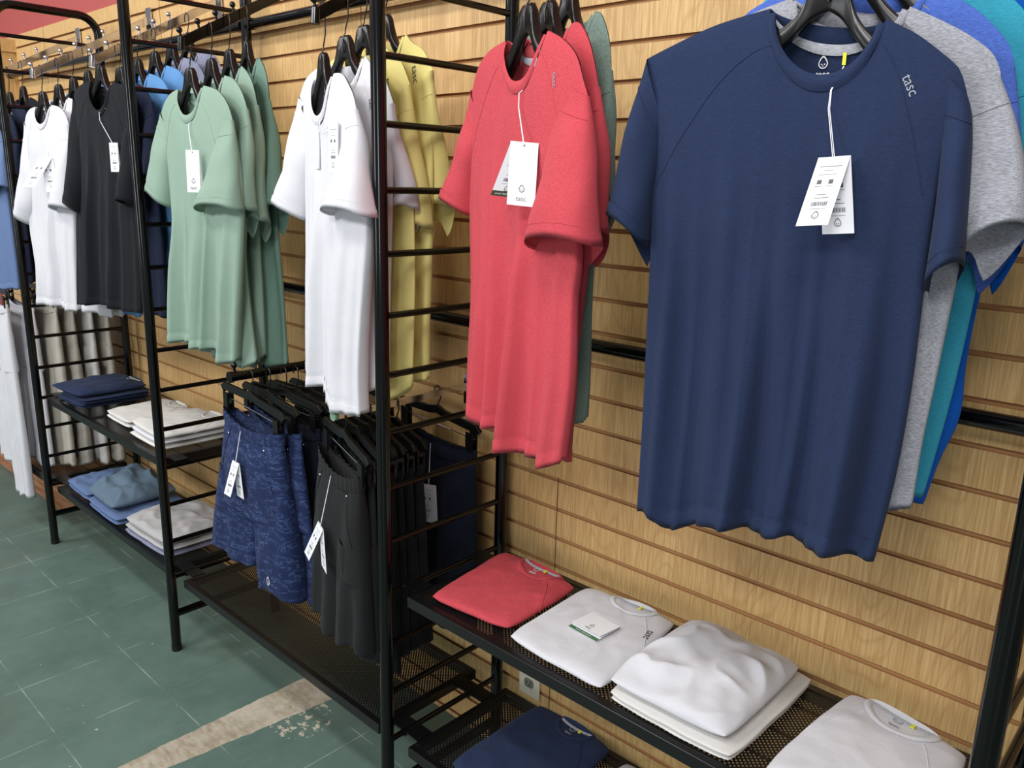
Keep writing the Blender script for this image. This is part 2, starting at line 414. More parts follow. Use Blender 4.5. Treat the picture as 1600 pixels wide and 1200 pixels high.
ARMZ0, SLOPE = 1.894, .556
def arm_z(y): return ARMZ0 + SLOPE * (y + .41)
def waterfall(x, mat, label, n=6, yt=-.425, y1=-.012):
    a = empty('waterfall_arm', (x, y1, arm_z(y1)), 0, label, 'display arm', 'sloping waterfall display arms')
    f = lambda y: (0, y - y1, arm_z(y) - arm_z(y1))
    m = MB(); m.tube([f(y1), f(yt)], (.0125, .0045), flat=(0, -SLOPE, 1)); m.build('bar', mat, a, bevel=.001)
    m = MB(); m.tube([(0, yt - y1, f(yt)[2] + .012), (0, yt - y1 - .003, f(yt)[2] - .018)], .0095, 12); m.build('end_cap', mat, a)
    m = MB(); m.box((-.022, .002, -.065), (.022, .008, .045)); m.build('wall_plate', mat, a, bevel=.001)
    for k in range(n):
        y = -.425 + .05 * k
        if y < yt - .001: continue
        p = f(y); m = MB(); m.tube([(0, p[1], p[2] + .008), (0, p[1] - .004, p[2] + .026)], .0032, 10); m.ball((0, p[1] - .0045, p[2] + .029), .0078); m.build('knob', mat, a)
    return a
waterfall(-.80, BLACK, 'black sloping arm carrying the sage green shirts')
waterfall(-.20, BLACK, 'black sloping arm carrying the white and pale yellow shirts')
waterfall(.365, BLACK, 'black sloping arm carrying the coral red shirts')
waterfall(.871, BLACK, 'black sloping arm carrying the navy shirt in front')
waterfall(-1.915, CHROME, 'chrome sloping arm carrying the white shirts at left')
waterfall(-1.385, CHROME, 'chrome sloping arm carrying the black and light blue shirts')
waterfall(-2.62, CHROME, 'chrome sloping arm at far left above the dark shirts')

# ------------------------------------------------------------------ prints (lettering and droplet mark), 2D meshes of height 1
def glyphs(txt, bold=0.0):
    cu = bpy.data.curves.new('t', 'FONT'); cu.body = txt; cu.size = 1; cu.resolution_u = 4; cu.offset = bold; cu.align_x = 'CENTER'
    ob = bpy.data.objects.new('t', cu); C.objects.link(ob)
    bpy.context.view_layer.update()
    dg = bpy.context.evaluated_depsgraph_get(); me = bpy.data.meshes.new_from_object(ob.evaluated_get(dg))
    vs = [(v.co.x, v.co.y) for v in me.vertices]; fs = [tuple(p.vertices) for p in me.polygons]
    bpy.data.objects.remove(ob); bpy.data.curves.remove(cu); bpy.data.meshes.remove(me)
    return vs, fs
def droplet():
    def shape(r, n=40):
        out = []
        for k in range(n):
            a = 2 * PI * k / n
            x = math.sin(a) * r; y = -math.cos(a) * r
            if y > 0: 
                f = y / r; x *= (1 - .35 * f); y = y * 1.45
            out.append((x, y))
        return out
    A = shape(.5); B = shape(.39); n = len(A)
    vs = A + B; fs = [(k, (k + 1) % n, n + (k + 1) % n, n + k) for k in range(n)]
    for cx, cy, r in ((-.15, -.08, .075), (.15, -.08, .075), (0, -.24, .06)):
        s = len(vs); vs += [(cx + r * math.cos(2 * PI * k / 10), cy + r * math.sin(2 * PI * k / 10)) for k in range(10)]; fs.append(tuple(range(s, s + 10)))
    return vs, fs
GT = glyphs('tasc'); GTB = glyphs('tasc', .02); GD = droplet(); GS = glyphs('smart feels good')
def xform(g, sc, ox=0, oy=0, rot=0, dest=None):
    c, s = math.cos(rot), math.sin(rot)
    vs = [(ox + sc * (x * c - y * s), oy + sc * (x * s + y * c)) for x, y in g[0]]
    if dest is None: return (vs, [tuple(f) for f in g[1]])
    n = len(dest[0]); dest[0].extend(vs); dest[1].extend(tuple(i + n for i in f) for f in g[1]); return dest
def rects(rs):
    vs, fs = [], []
    for x0, y0, x1, y1 in rs:
        n = len(vs); vs += [(x0, y0), (x1, y0), (x1, y1), (x0, y1)]; fs.append((n, n + 1, n + 2, n + 3))
    return vs, fs
def print2d(name, g, mapf, mat, parent):
    b = MB(); b.add([mapf(x, y) for x, y in g[0]], g[1], False)
    return link(name, b.mesh(name, mat, recalc=False), parent)

# ------------------------------------------------------------------ hangers
def outline_extrude(b, pts, th, mi=0):
    n = len(pts); vs = [(x, -th / 2, z) for x, z in pts] + [(x, th / 2, z) for x, z in pts]
    b.add(vs, [(k, (k + 1) % n, n + (k + 1) % n, n + k) for k in range(n)], False, mi)
def hanger(x, y, zn, th, hookh, label, group, tilt=0.0, wscale=1.0):
    h = empty('clothes_hanger', (x, y, zn), th, label, 'hanger', group)
    top = [(.0, .047), (.017, .047), (.0215, .043), (.025, .026), (.032, .006), (.046, -.011), (.066, -.026), (.095, -.043), (.122, -.064), (.140, -.086), (.146, -.100)]
    bot = [(.140, -.108), (.128, -.104), (.110, -.088), (.090, -.070), (.070, -.055), (.050, -.038), (.033, -.021), (.018, -.006), (.0, .003)]
    half = smooth_poly(top, 26); hb = smooth_poly(bot, 22)
    b = MB(); th_ = .011
    m_ = len(half)
    # strip of quads between the upper and lower edge, both sides
    for sg in (1, -1):
        U = [interp([(k / (m_ - 1), half[k][0]) for k in range(m_)], t / 24) for t in range(25)]
        rows = []
        for t in range(25):
            q = t / 24
            pu = half[min(int(round(q * (m_ - 1))), m_ - 1)]; pl = hb[::-1][min(int(round(q * (len(hb) - 1))), len(hb) - 1)]
            d = th_ * (.5 + .35 * math.sin(PI * min(1, q * 1.2)))
            cz = (pu[1] + pl[1]) / 2; cx = (pu[0] + pl[0]) / 2
            ring = []
            for u_, v_ in ((1, -.55), (.8, -1), (0, -1.0), (-.8, -1), (-1, -.55), (-1, .55), (-.8, 1), (0, 1), (.8, 1), (1, .55)):
                X = lerp(pl[0], pu[0], (u_ + 1) / 2) * sg * wscale; Z = lerp(pl[1], pu[1], (u_ + 1) / 2)
                rec = .0025 if abs(u_) < .5 else 0
                ring.append((X, v_ * (d - rec), Z + X * tilt))
            rows.append(ring)
        vs = [v for r_ in rows for v in r_]; n = 10
        b.add(vs, [(i * n + k, i * n + (k + 1) % n, (i + 1) * n + (k + 1) % n, (i + 1) * n + k) for i in range(24) for k in range(n)], True)
        b.add(rows[-1], [tuple(range(n))], False); 
    b.build('frame', PLASTIC, h, weld=.0002)
    b = MB(); z0 = .012; r = .0135
    pts = [(0, -.007, z0), (0, -.0075, z0 + .02), (0, -.004, .047), (0, 0, .052), (.001, 0, .060), (.007, 0, .072), (.0125, 0, .084), (r, 0, hookh - r)] + [(r * math.cos(a), 0, hookh - r + r * math.sin(a)) for a in [PI * k / 10 for k in range(1, 11)]] + [(-r, 0, hookh - r - .012)]
    b.tube(pts, .0016, 8); b.build('hook', CHROMEW, h)
    return h
CHROMEW = plain('dark_hook_wire', (70, 68, 66), .25, .9)

# ------------------------------------------------------------------ shirts
GEN = dict(nl=(-.077, 0), nr=(.077, 0), nf=(0, -.065), shl=[(-.077, 0), (-.13, -.012), (-.175, -.03), (-.205, -.065)], shr=[(.077, 0), (.13, -.012), (.175, -.03), (.205, -.065)],
           L=[(-.205, -.065), (-.20, -.2), (-.195, -.33), (-.20, -.45), (-.205, -.58), (-.205, -.70)], R=[(.205, -.065), (.20, -.2), (.195, -.33), (.20, -.45), (.20, -.58), (.195, -.70)],
           hem=[(-.205, -.70), (-.13, -.702), (-.06, -.690), (0, -.698), (.06, -.706), (.13, -.695), (.195, -.70)],
           slL=[[(-.205, -.065), (-.235, -.13), (-.258, -.2), (-.27, -.27)], [(-.15, -.09), (-.155, -.17), (-.165, -.25), (-.175, -.315)]],
           slR=[[(.15, -.09), (.145, -.17), (.135, -.25), (.12, -.32)], [(.205, -.065), (.232, -.13), (.25, -.2), (.26, -.28)]])
def gen(seed, w=1.0, ln=1.0, hemd=.012, shr=None, Rr=None, out=None, inn=None, hz=None, nr=None):
    r = random.Random(seed); o = {}
    f = lambda p: (p[0] * w, p[1] * (ln if p[1] < -.4 else 1))
    for k, v in GEN.items():
        if k[:2] == 'sl': o[k] = [[f(p) for p in q] for q in v]
        elif k in ('nl', 'nr', 'nf'): o[k] = v
        else: o[k] = [f(p) for p in v]
    for k in ('slL', 'slR'):
        j = r.uniform(-.02, .02); o[k] = [[(p[0] + j * i / 3, p[1] + j * .6 * i / 3) for i, p in enumerate(q)] for q in o[k]]
    if nr: o['nr'] = nr
    if shr: o['shr'] = [o['nr']] + list(shr)
    if hz: o['hem'] = [(u, hz) for u, z in o['hem']]; o['L'] = [(u, z if z > -.5 else lerp(-.5, hz, (-.5 - z) / .2)) for u, z in o['L']]
    if Rr:
        o['R'] = [o['shr'][-1]] + list(Rr); f_ = Rr[-1][0] / o['hem'][-1][0] if Rr else 1
        o['hem'] = [(u * (f_ if u > 0 else 1), z) for u, z in o['hem'][:-1]] + [Rr[-1]]
    if out: o['slR'][1] = [o['shr'][-1]] + list(out)
    if inn: o['slR'][0] = [(o['shr'][-1][0] - .045, o['shr'][-1][1] - .02)] + list(inn)
    o['hem'] = [(u, z + r.uniform(-hemd, hemd)) for u, z in o['hem']]
    o['L'][-1] = o['hem'][0]; o['R'][-1] = o['hem'][-1]
    return o
def absz(o, zn):
    s = {}
    for k, v in o.items():
        if k in ('c', 'th', 'nb'): continue
        if k in ('slL', 'slR'): s[k] = [[(a, b - zn) for a, b in q] for q in v]
        elif k in ('nl', 'nr', 'nf'): s[k] = (v[0], v[1] - zn)
        else: s[k] = [(a, b - zn) for a, b in v]
    return s
def shirt(c, th, zn, o, mat, label, group, seed=0, NU=44, NV=56, fold=.010, df=None, dmf=.020, dmb=.034, tape=TAPE, inner=INKL, chest=None, shoulder=None, tags=None, name='t_shirt', nrows=5, raglan=True, seam=None, yel=True, folds_n=4, noffL=.004, noffR=.014, placket=False, neckin=True, sld=1.0, seam_on=True):
    root = empty(name, (c[0], c[1], zn), th, label, 'shirt', group)
    r = random.Random(seed)
    uc = (o['nl'][0] + o['nr'][0]) / 2; wn = (o['nr'][0] - o['nl'][0]) / 2
    zl = lambda u: lerp(o['nl'][1], o['nr'][1], min(1, max(0, (u - o['nl'][0]) / (2 * wn))))
    dfi = zl(o['nf'][0]) - o['nf'][1] + .006
    dfo = dfi + .019
    shp = smooth_poly(o['shl'][::-1], 12) + smooth_poly(o['shr'], 12)
    shp = sorted(shp, key=lambda p: p[0])
    uL, uR = o['shl'][-1][0], o['shr'][-1][0]
    zs = lambda u: interp(shp, u)
    shape = lambda x: max(0, 1 - x * x) ** .55
    def ztop(u, front):
        x = (u - uc) / wn
        if abs(x) >= 1: return zs(u)
        return zl(u) - (dfo if front else .033) * shape(x)
    Lp = sorted([(-z, u) for u, z in smooth_poly(o['L'], 30)]); Rp = sorted([(-z, u) for u, z in smooth_poly(o['R'], 30)])
    hem = sorted(smooth_poly(o['hem'], 40))
    hu0, hu1 = hem[0][0], hem[-1][0]
    fo = [(r.uniform(.85, 1.15) * k * 1.5 + 1.2, r.uniform(0, 6.3), r.uniform(-.8, .8), r.uniform(.5, 1.0) / (k ** .35)) for k in range(1, folds_n + 1)]
    def D(drop): return math.sqrt(max(0, 1 - (1 - min(1, drop / .17)) ** 2))
    def pos(s, t, sd):
        ut = lerp(uL, uR, (s + 1) / 2); zt = ztop(ut, sd > 0)
        zb = interp(hem, lerp(hu0, hu1, (s + 1) / 2))
        if sd < 0: zb += .006
        z = lerp(zt, zb, t)
        ul = interp(Lp, -z); ur = interp(Rp, -z)
        u = lerp(ul, ur, (s + 1) / 2)
        n = nfun(u, z, s, t, sd, max(0, zs(ut) - z))
        return Vector((u, -sd * n, z))
    def nfun(u, z, s, t, sd, drop):
        ca = max(0, 1 - s * s) ** .5
        n = D(drop) * ((dmf if sd > 0 else dmb) * (1 + .25 * t)) * ca ** .8
        q = sstep(.06, .5, drop) * (.35 + .65 * t)
        w = 0
        for k, ph, dr, am in fo: w += am * (math.exp(1.3 * math.sin(k * PI * s + ph + dr * t * 2.2 + (0 if sd > 0 else 1.5))) - 1.47) * .75
        n += fold * q * w * ca
        n += .006 * noise.noise(Vector((u * 7 + seed, z * 4, sd * 3.1))) * ca * sstep(0, .1, drop)
        n += .0035 * noise.noise(Vector((u * 22, z * 9 + seed, sd))) * ca * sstep(0, .08, drop)
        if t > .965: n += .0012 * ca
        elif t > .945 and sd > 0: n -= .0012 * ca
        return max(n, .002 * ca)
    def front_y(u, z):
        ul = interp(Lp, -z); ur = interp(Rp, -z); s = max(-1, min(1, 2 * (u - ul) / (ur - ul) - 1))
        zt = zs(u); zb = interp(hem, lerp(hu0, hu1, (s + 1) / 2)); t = max(0, (zt - z) / (zt - zb))
        return -nfun(u, z, s, t, 1, max(0, zs(u) - z))
    b = MB(); rows = []
    sl = 2 * (o['nl'][0] - uL) / (uR - uL) - 1; sr = 2 * (o['nr'][0] - uL) / (uR - uL) - 1
    n1 = max(8, int(NU * .32)); n2 = max(14, int(NU * .36)); n1 += n1 % 2
    S_ = [lerp(-1, sl, 1 - math.cos(PI / 2 * i / n1)) for i in range(n1)] + [lerp(sl, sr, (1 - math.cos(PI * i / n2)) / 2) for i in range(n2)] + [lerp(sr, 1, math.sin(PI / 2 * i / n1)) for i in range(n1)]
    NU = len(S_); Sb = [1.0] + S_[:0:-1]
    ts = [.93 * (j / (NV - 5)) for j in range(NV - 4)] + [.943, .952, .962, .968, .985, 1.0]
    ts = ts[:NV + 2]; NV = len(ts) - 1
    for t in ts:
        ring = [pos(q, t, 1) for q in S_] + [pos(q, t, -1) for q in Sb]
        rows.append(ring)
    n = 2 * NU; vs = [v for q in rows for v in q]
    fs = [(i * n + k, (i + 1) * n + k, (i + 1) * n + (k + 1) % n, i * n + (k + 1) % n) for i in range(NV) for k in range(n)]
    b.add(vs, fs); 
    # turned-in hem
    last = rows[-1]; cen = sum(last, Vector()) / n
    inn = [Vector((v.x * .995, v.y * .93, v.z + .002)) for v in last]; inn2 = [Vector((v.x * .99, v.y * .9, v.z + .03)) for v in last]
    b.add(last + inn + inn2, [(k, k + n, (k + 1) % n + n, (k + 1) % n) for k in range(n)] + [(k + n, k + 2 * n, (k + 1) % n + 2 * n, (k + 1) % n + n) for k in range(n)])
    body = b.build('body', mat, root, weld=.0004)
    F = BVHTree.FromPolygons([tuple(v) for v in vs], [f for f in fs])
    def surf(u, z, off=.0008):
        h = F.ray_cast(Vector((u, -.5, z)), Vector((0, 1, 0)))
        return Vector((u, (h[0].y if h[0] else -.03) - off, z))
    def back(u, z, off=.0012):
        h = F.ray_cast(Vector((u, .5, z)), Vector((0, -1, 0)))
        return Vector((u, (h[0].y if h[0] else .02) - off, z))
    # sleeves
    for O_, I_, sg, noff in ((o['slL'][0], o['slL'][1], -1, noffL), (o['slR'][1], o['slR'][0], 1, noffR)):
        P = smooth_poly(O_, 18); Q = smooth_poly(I_, 18); M = 28; rr = []
        sd_ = r.uniform(0, 50)
        for j in range(19):
            t = j / 18
            jj = min(t, 1)
            ring = []
            for k in range(M):
                a = 2 * PI * k / M; s = math.cos(a)
                u = lerp(Q[j][0], P[j][0], (s + 1) / 2); z = lerp(Q[j][1], P[j][1], (s + 1) / 2)
                d = (.010 + (.020 * sstep(0, .5, t) + .014 * sstep(.5, 1, t)) * sld) * abs(math.sin(a)) ** .8 * (1 if math.sin(a) > 0 else -1)
                nn = noff * sstep(.05, .9, t) + d
                nn += .007 * noise.noise(Vector((u * 16 + sd_, z * 9, a * .4))) * sstep(0, .3, t)
                if t > .9: nn += .0012 * (1 if math.sin(a) > 0 else -1)
                elif t > .86: nn -= .0012 * (1 if math.sin(a) > 0 else -1)
                sn = math.sin(a); tri = max(0, 1 - abs(s + .5) / (.5 if s < -.5 else 1.5))
                dz = t ** 3 * (.018 * sn if sn > 0 else .052 * sn * tri)
                ring.append(Vector((u, -nn, z + dz)))
            rr.append(ring)
        for f_, up in ((.985, .0015), (.95, .02)):
            cc = sum(rr[18], Vector()) / M
            rr.append([cc + (v - cc) * f_ + Vector((0, 0, up)) + Vector((P[14][0] - P[18][0], 0, 0)) * (up / .08) for v in rr[18]])
        b = MB(); b.add([v for q in rr for v in q], [(i * M + k, (i + 1) * M + k, (i + 1) * M + (k + 1) % M, i * M + (k + 1) % M) for i in range(len(rr) - 1) for k in range(M)])
        b.build('sleeve', mat, root)
        if seam_on:
            b = MB(); b.tube([v + Vector((0, -.0004, 0)) for v in rr[3][1:M // 2]], .0009, 6); b.build('seam', mat, root); b = MB(); b.tube([v + Vector((0, -.0002, 0)) for v in rr[16][1:M // 2]], .0006, 6); b.build('hem_stitching', mat, root)
    # ribbed collar
    b = MB(); NC = 36; W = 6; rr = []
    for i in range(NC + 1):
        x = -1 + 2 * i / NC; x = math.sin(x * PI / 2)
        ring = []
        for k in range(W + 1):
            q = k / W
            u = uc + lerp(wn, wn - .008, q) * x; z = zl(u) - lerp(dfo + .001, dfi, q) * shape(x * .995) + .001
            y = front_y(u, z) - (.0015 + .003 * math.sin(PI * q)) * min(1, (1 - abs(x)) * 12 + .25)
            ring.append(Vector((u, y, z)))
        rr.append(ring)
    for side in (0,):
        b.add([v for q in rr for v in q], [(i * (W + 1) + k, i * (W + 1) + k + 1, (i + 1) * (W + 1) + k + 1, (i + 1) * (W + 1) + k) for i in range(NC) for k in range(W)])
    rb = []
    for i in range(NC + 1):
        x = math.sin((-1 + 2 * i / NC) * PI / 2); u = uc + wn * x; ring = []
        for k in range(5):
            z = zl(u) - lerp(.034, .014, k / 4) * shape(x * .995)
            dd = D(max(.0, zs(u) - z)) * dmb * .9
            ring.append(Vector((u, dd - .002 * math.sin(PI * k / 4), z + .001)))
        rb.append(ring)
    b.add([v for q in rb for v in q], [(i * 5 + k, i * 5 + k + 1, (i + 1) * 5 + k + 1, (i + 1) * 5 + k) for i in range(NC) for k in range(4)])
    b.build('collar', mat, root)
    if neckin:
        b = MB(); rt = []
        for i in range(25):
            x = -.93 + 1.86 * i / 24; u = uc + wn * x
            zt = zl(u) - .033 * shape(x); zb = zl(u) - .043 * shape(x) - .003
            p0 = back(u, zt - .002, .003); p1 = back(u, zb, .003); p0.z = zt
            rt.append([p0, (p0 + p1) / 2 + Vector((0, -.0015, 0)), p1])
        b.add([v for q in rt for v in q], [(i * 3 + k, i * 3 + k + 1, (i + 1) * 3 + k + 1, (i + 1) * 3 + k) for i in range(24) for k in range(2)])
        b.build('neck_tape', tape, root)
        if inner:
            g = xform(GD, .0125, 0, .007); xform(GTB, .0115, 0, -.0095, dest=g)
            lz = zl(uc) - .062; 
            print2d('inner_logo', g, lambda x, y: back(uc - .004 + x, lz + y, .0022), inner, root)
        if yel:
            b = MB(); p = back(uc + .023, zl(uc) - .048, .004); b.box((p.x - .0022, p.y - .001, p.z - .011), (p.x + .0022, p.y, p.z + .004)); b.build('yellow_loop', YEL, root)
    if shoulder:
        u0, z0, rot, sc, sm = shoulder
        print2d('shoulder_logo', xform(GT, sc, 0, 0, rot), lambda x, y: surf(u0 + x, z0 + y, .0012), sm, root)
    if raglan:
        for sg in (-1, 1):
            b = MB(); pts = []
            for k in range(15):
                t = k / 14
                u = uc + sg * lerp(wn * .86, (abs(uR if sg > 0 else uL)) - .028, t ** .8 * .98); z = zl(uc) - lerp(.034, .215, t ** 1.35)
                pts.append(surf(u, z, .0002))
            b.tube(pts, .0008, 6); b.build('seam', mat, root)
    if placket:
        b = MB(); pts = []
        for k in range(9): p = surf(uc, zl(uc) - dfo - .09 * k / 8, .0015); pts.append(p)
        b.tube(pts, (.008, .0012), flat=(1, 0, 0)); b.build('placket', mat, root)
    for t_ in (tags or []): hang_tag(root, surf, back, uc, zl(uc), **t_)
    return root, surf

def tag_leaf(parent, name, P00, P10, P01, P11, kind, strip=None):
    """P00 top left, P10 top right, P01 bottom left, P11 bottom right"""
    b = MB(); P = [Vector(p) for p in (P00, P10, P11, P01)]
    nrm = (P[1] - P[0]).cross(P[3] - P[0]).normalized()
    if nrm.y > 0: nrm = -nrm
    q = [p + nrm * -.0003 for p in P]
    b.add(P + q, [(0, 1, 2, 3), (7, 6, 5, 4), (0, 4, 5, 1), (1, 5, 6, 2), (2, 6, 7, 3), (3, 7, 4, 0)], False)
    o = b.build(name, PAPER, parent)
    A, B, Cc, Dd = P[0], P[1], P[3], P[2]
    f = lambda x, y: lerp(lerp(A, B, x), lerp(Cc, Dd, x), y) + nrm * .0004
    asp = (B - A).length / (Cc - A).length
    if kind == 'logo':
        g = xform(GD, .10, 0, 0); g = ([(.5 + x / asp * 1.0, .74 - y) for x, y in g[0]], g[1])
        print2d('droplet_print', g, f, INK, o)
        g = xform(GT, .11); print2d('brand_print', ([(.5 + x / asp, .925 - y) for x, y in g[0]], g[1]), f, INK, o)
        print2d('eyelet', rects([(.47, .045, .53, .07)]), f, INK, o)
    else:
        rs = [(.15, .14, .85, .148), (.33, .20, .62, .206), (.2, .26, .75, .265), (.22, .34, .36, .40), (.58, .34, .72, .40), (.18, .43, .42, .435), (.54, .43, .76, .435), (.34, .55, .62, .56), (.3, .60, .74, .607)]
        x = .26
        rr_ = random.Random(3)
        while x < .74:
            w = rr_.choice((.012, .02, .03)); rs.append((x, .66, x + w, .72)); x += w + rr_.choice((.015, .025))
        rs.append((.25, .76, .75, .765))
        print2d('fine_print', rects(rs), f, INK, o)
        g = xform(GD, .09); print2d('droplet_print', ([(.5 + x / asp, .86 - y) for x, y in g[0]], g[1]), f, INK, o)
    if strip:
        print2d('colour_strip', rects([(0, .90, 1, 1.0)]), lambda x, y: f(x, y), strip, o)
        g = xform(GS, .052); print2d('strip_lettering', ([(.5 + x / asp, .965 - y) for x, y in g[0]], g[1]), lambda x, y: f(x, y) + nrm * .0003, INKL, o)
    return o
def hang_tag(root, surf, back, uc, zl, u, z, w=.042, h=.095, A=(0, .03), B=(0, -.004), n0=.02, kinds=('info', 'info'), strip=None, roll=0.0, start=None, yaw=0.0):
    p = surf(u, z); y0 = p.y - n0
    c, s = math.cos(roll), math.sin(roll)
    TL = Vector((u - w / 2 * c * math.cos(yaw), y0 - w / 2 * math.sin(yaw), z - w / 2 * s)); TR = Vector((u + w / 2 * c * math.cos(yaw), y0 + w / 2 * math.sin(yaw), z + w / 2 * s))
    hA = math.sqrt(max(.0001, h * h - A[0] ** 2 - A[1] ** 2)); hB = math.sqrt(max(.0001, h * h - B[0] ** 2 - B[1] ** 2))
    t = empty('hang_tag', (0, 0, 0)); t.parent = root
    tag_leaf(t, 'card', TL, TR, TL + Vector((A[0], -A[1], -hA)), TR + Vector((A[0], -A[1], -hA)), kinds[0])
    if B is not None: 
        e = Vector((0, .0012, 0)); tag_leaf(t, 'card', TL + e, TR + e, TL + Vector((B[0], -B[1], -hB)) + e, TR + Vector((B[0], -B[1], -hB)) + e, kinds[1], strip)
    st = start or (uc + .023, zl - .060)
    a = Vector((st[0], (back(st[0], st[1], .005).y if start is None else surf(*start).y - .002), st[1])); e = Vector(((TL.x + TR.x) / 2, y0 - .001, z - .004))
    pts = [a]
    if start is None:
        q = surf(st[0] - .001, st[1] - .045); pts.append(q + Vector((0, -.006, .012))); pts.append(q + Vector((0, -.006, -.01)))
    for dx in (-.0011, .0011):
        b = MB(); pp = pts + [e]; b.tube([v + Vector((dx * (i + 1) / len(pp), 0, 0)) for i, v in enumerate(pp)], .0006, 6); b.build('string', STRING, t)
    return t
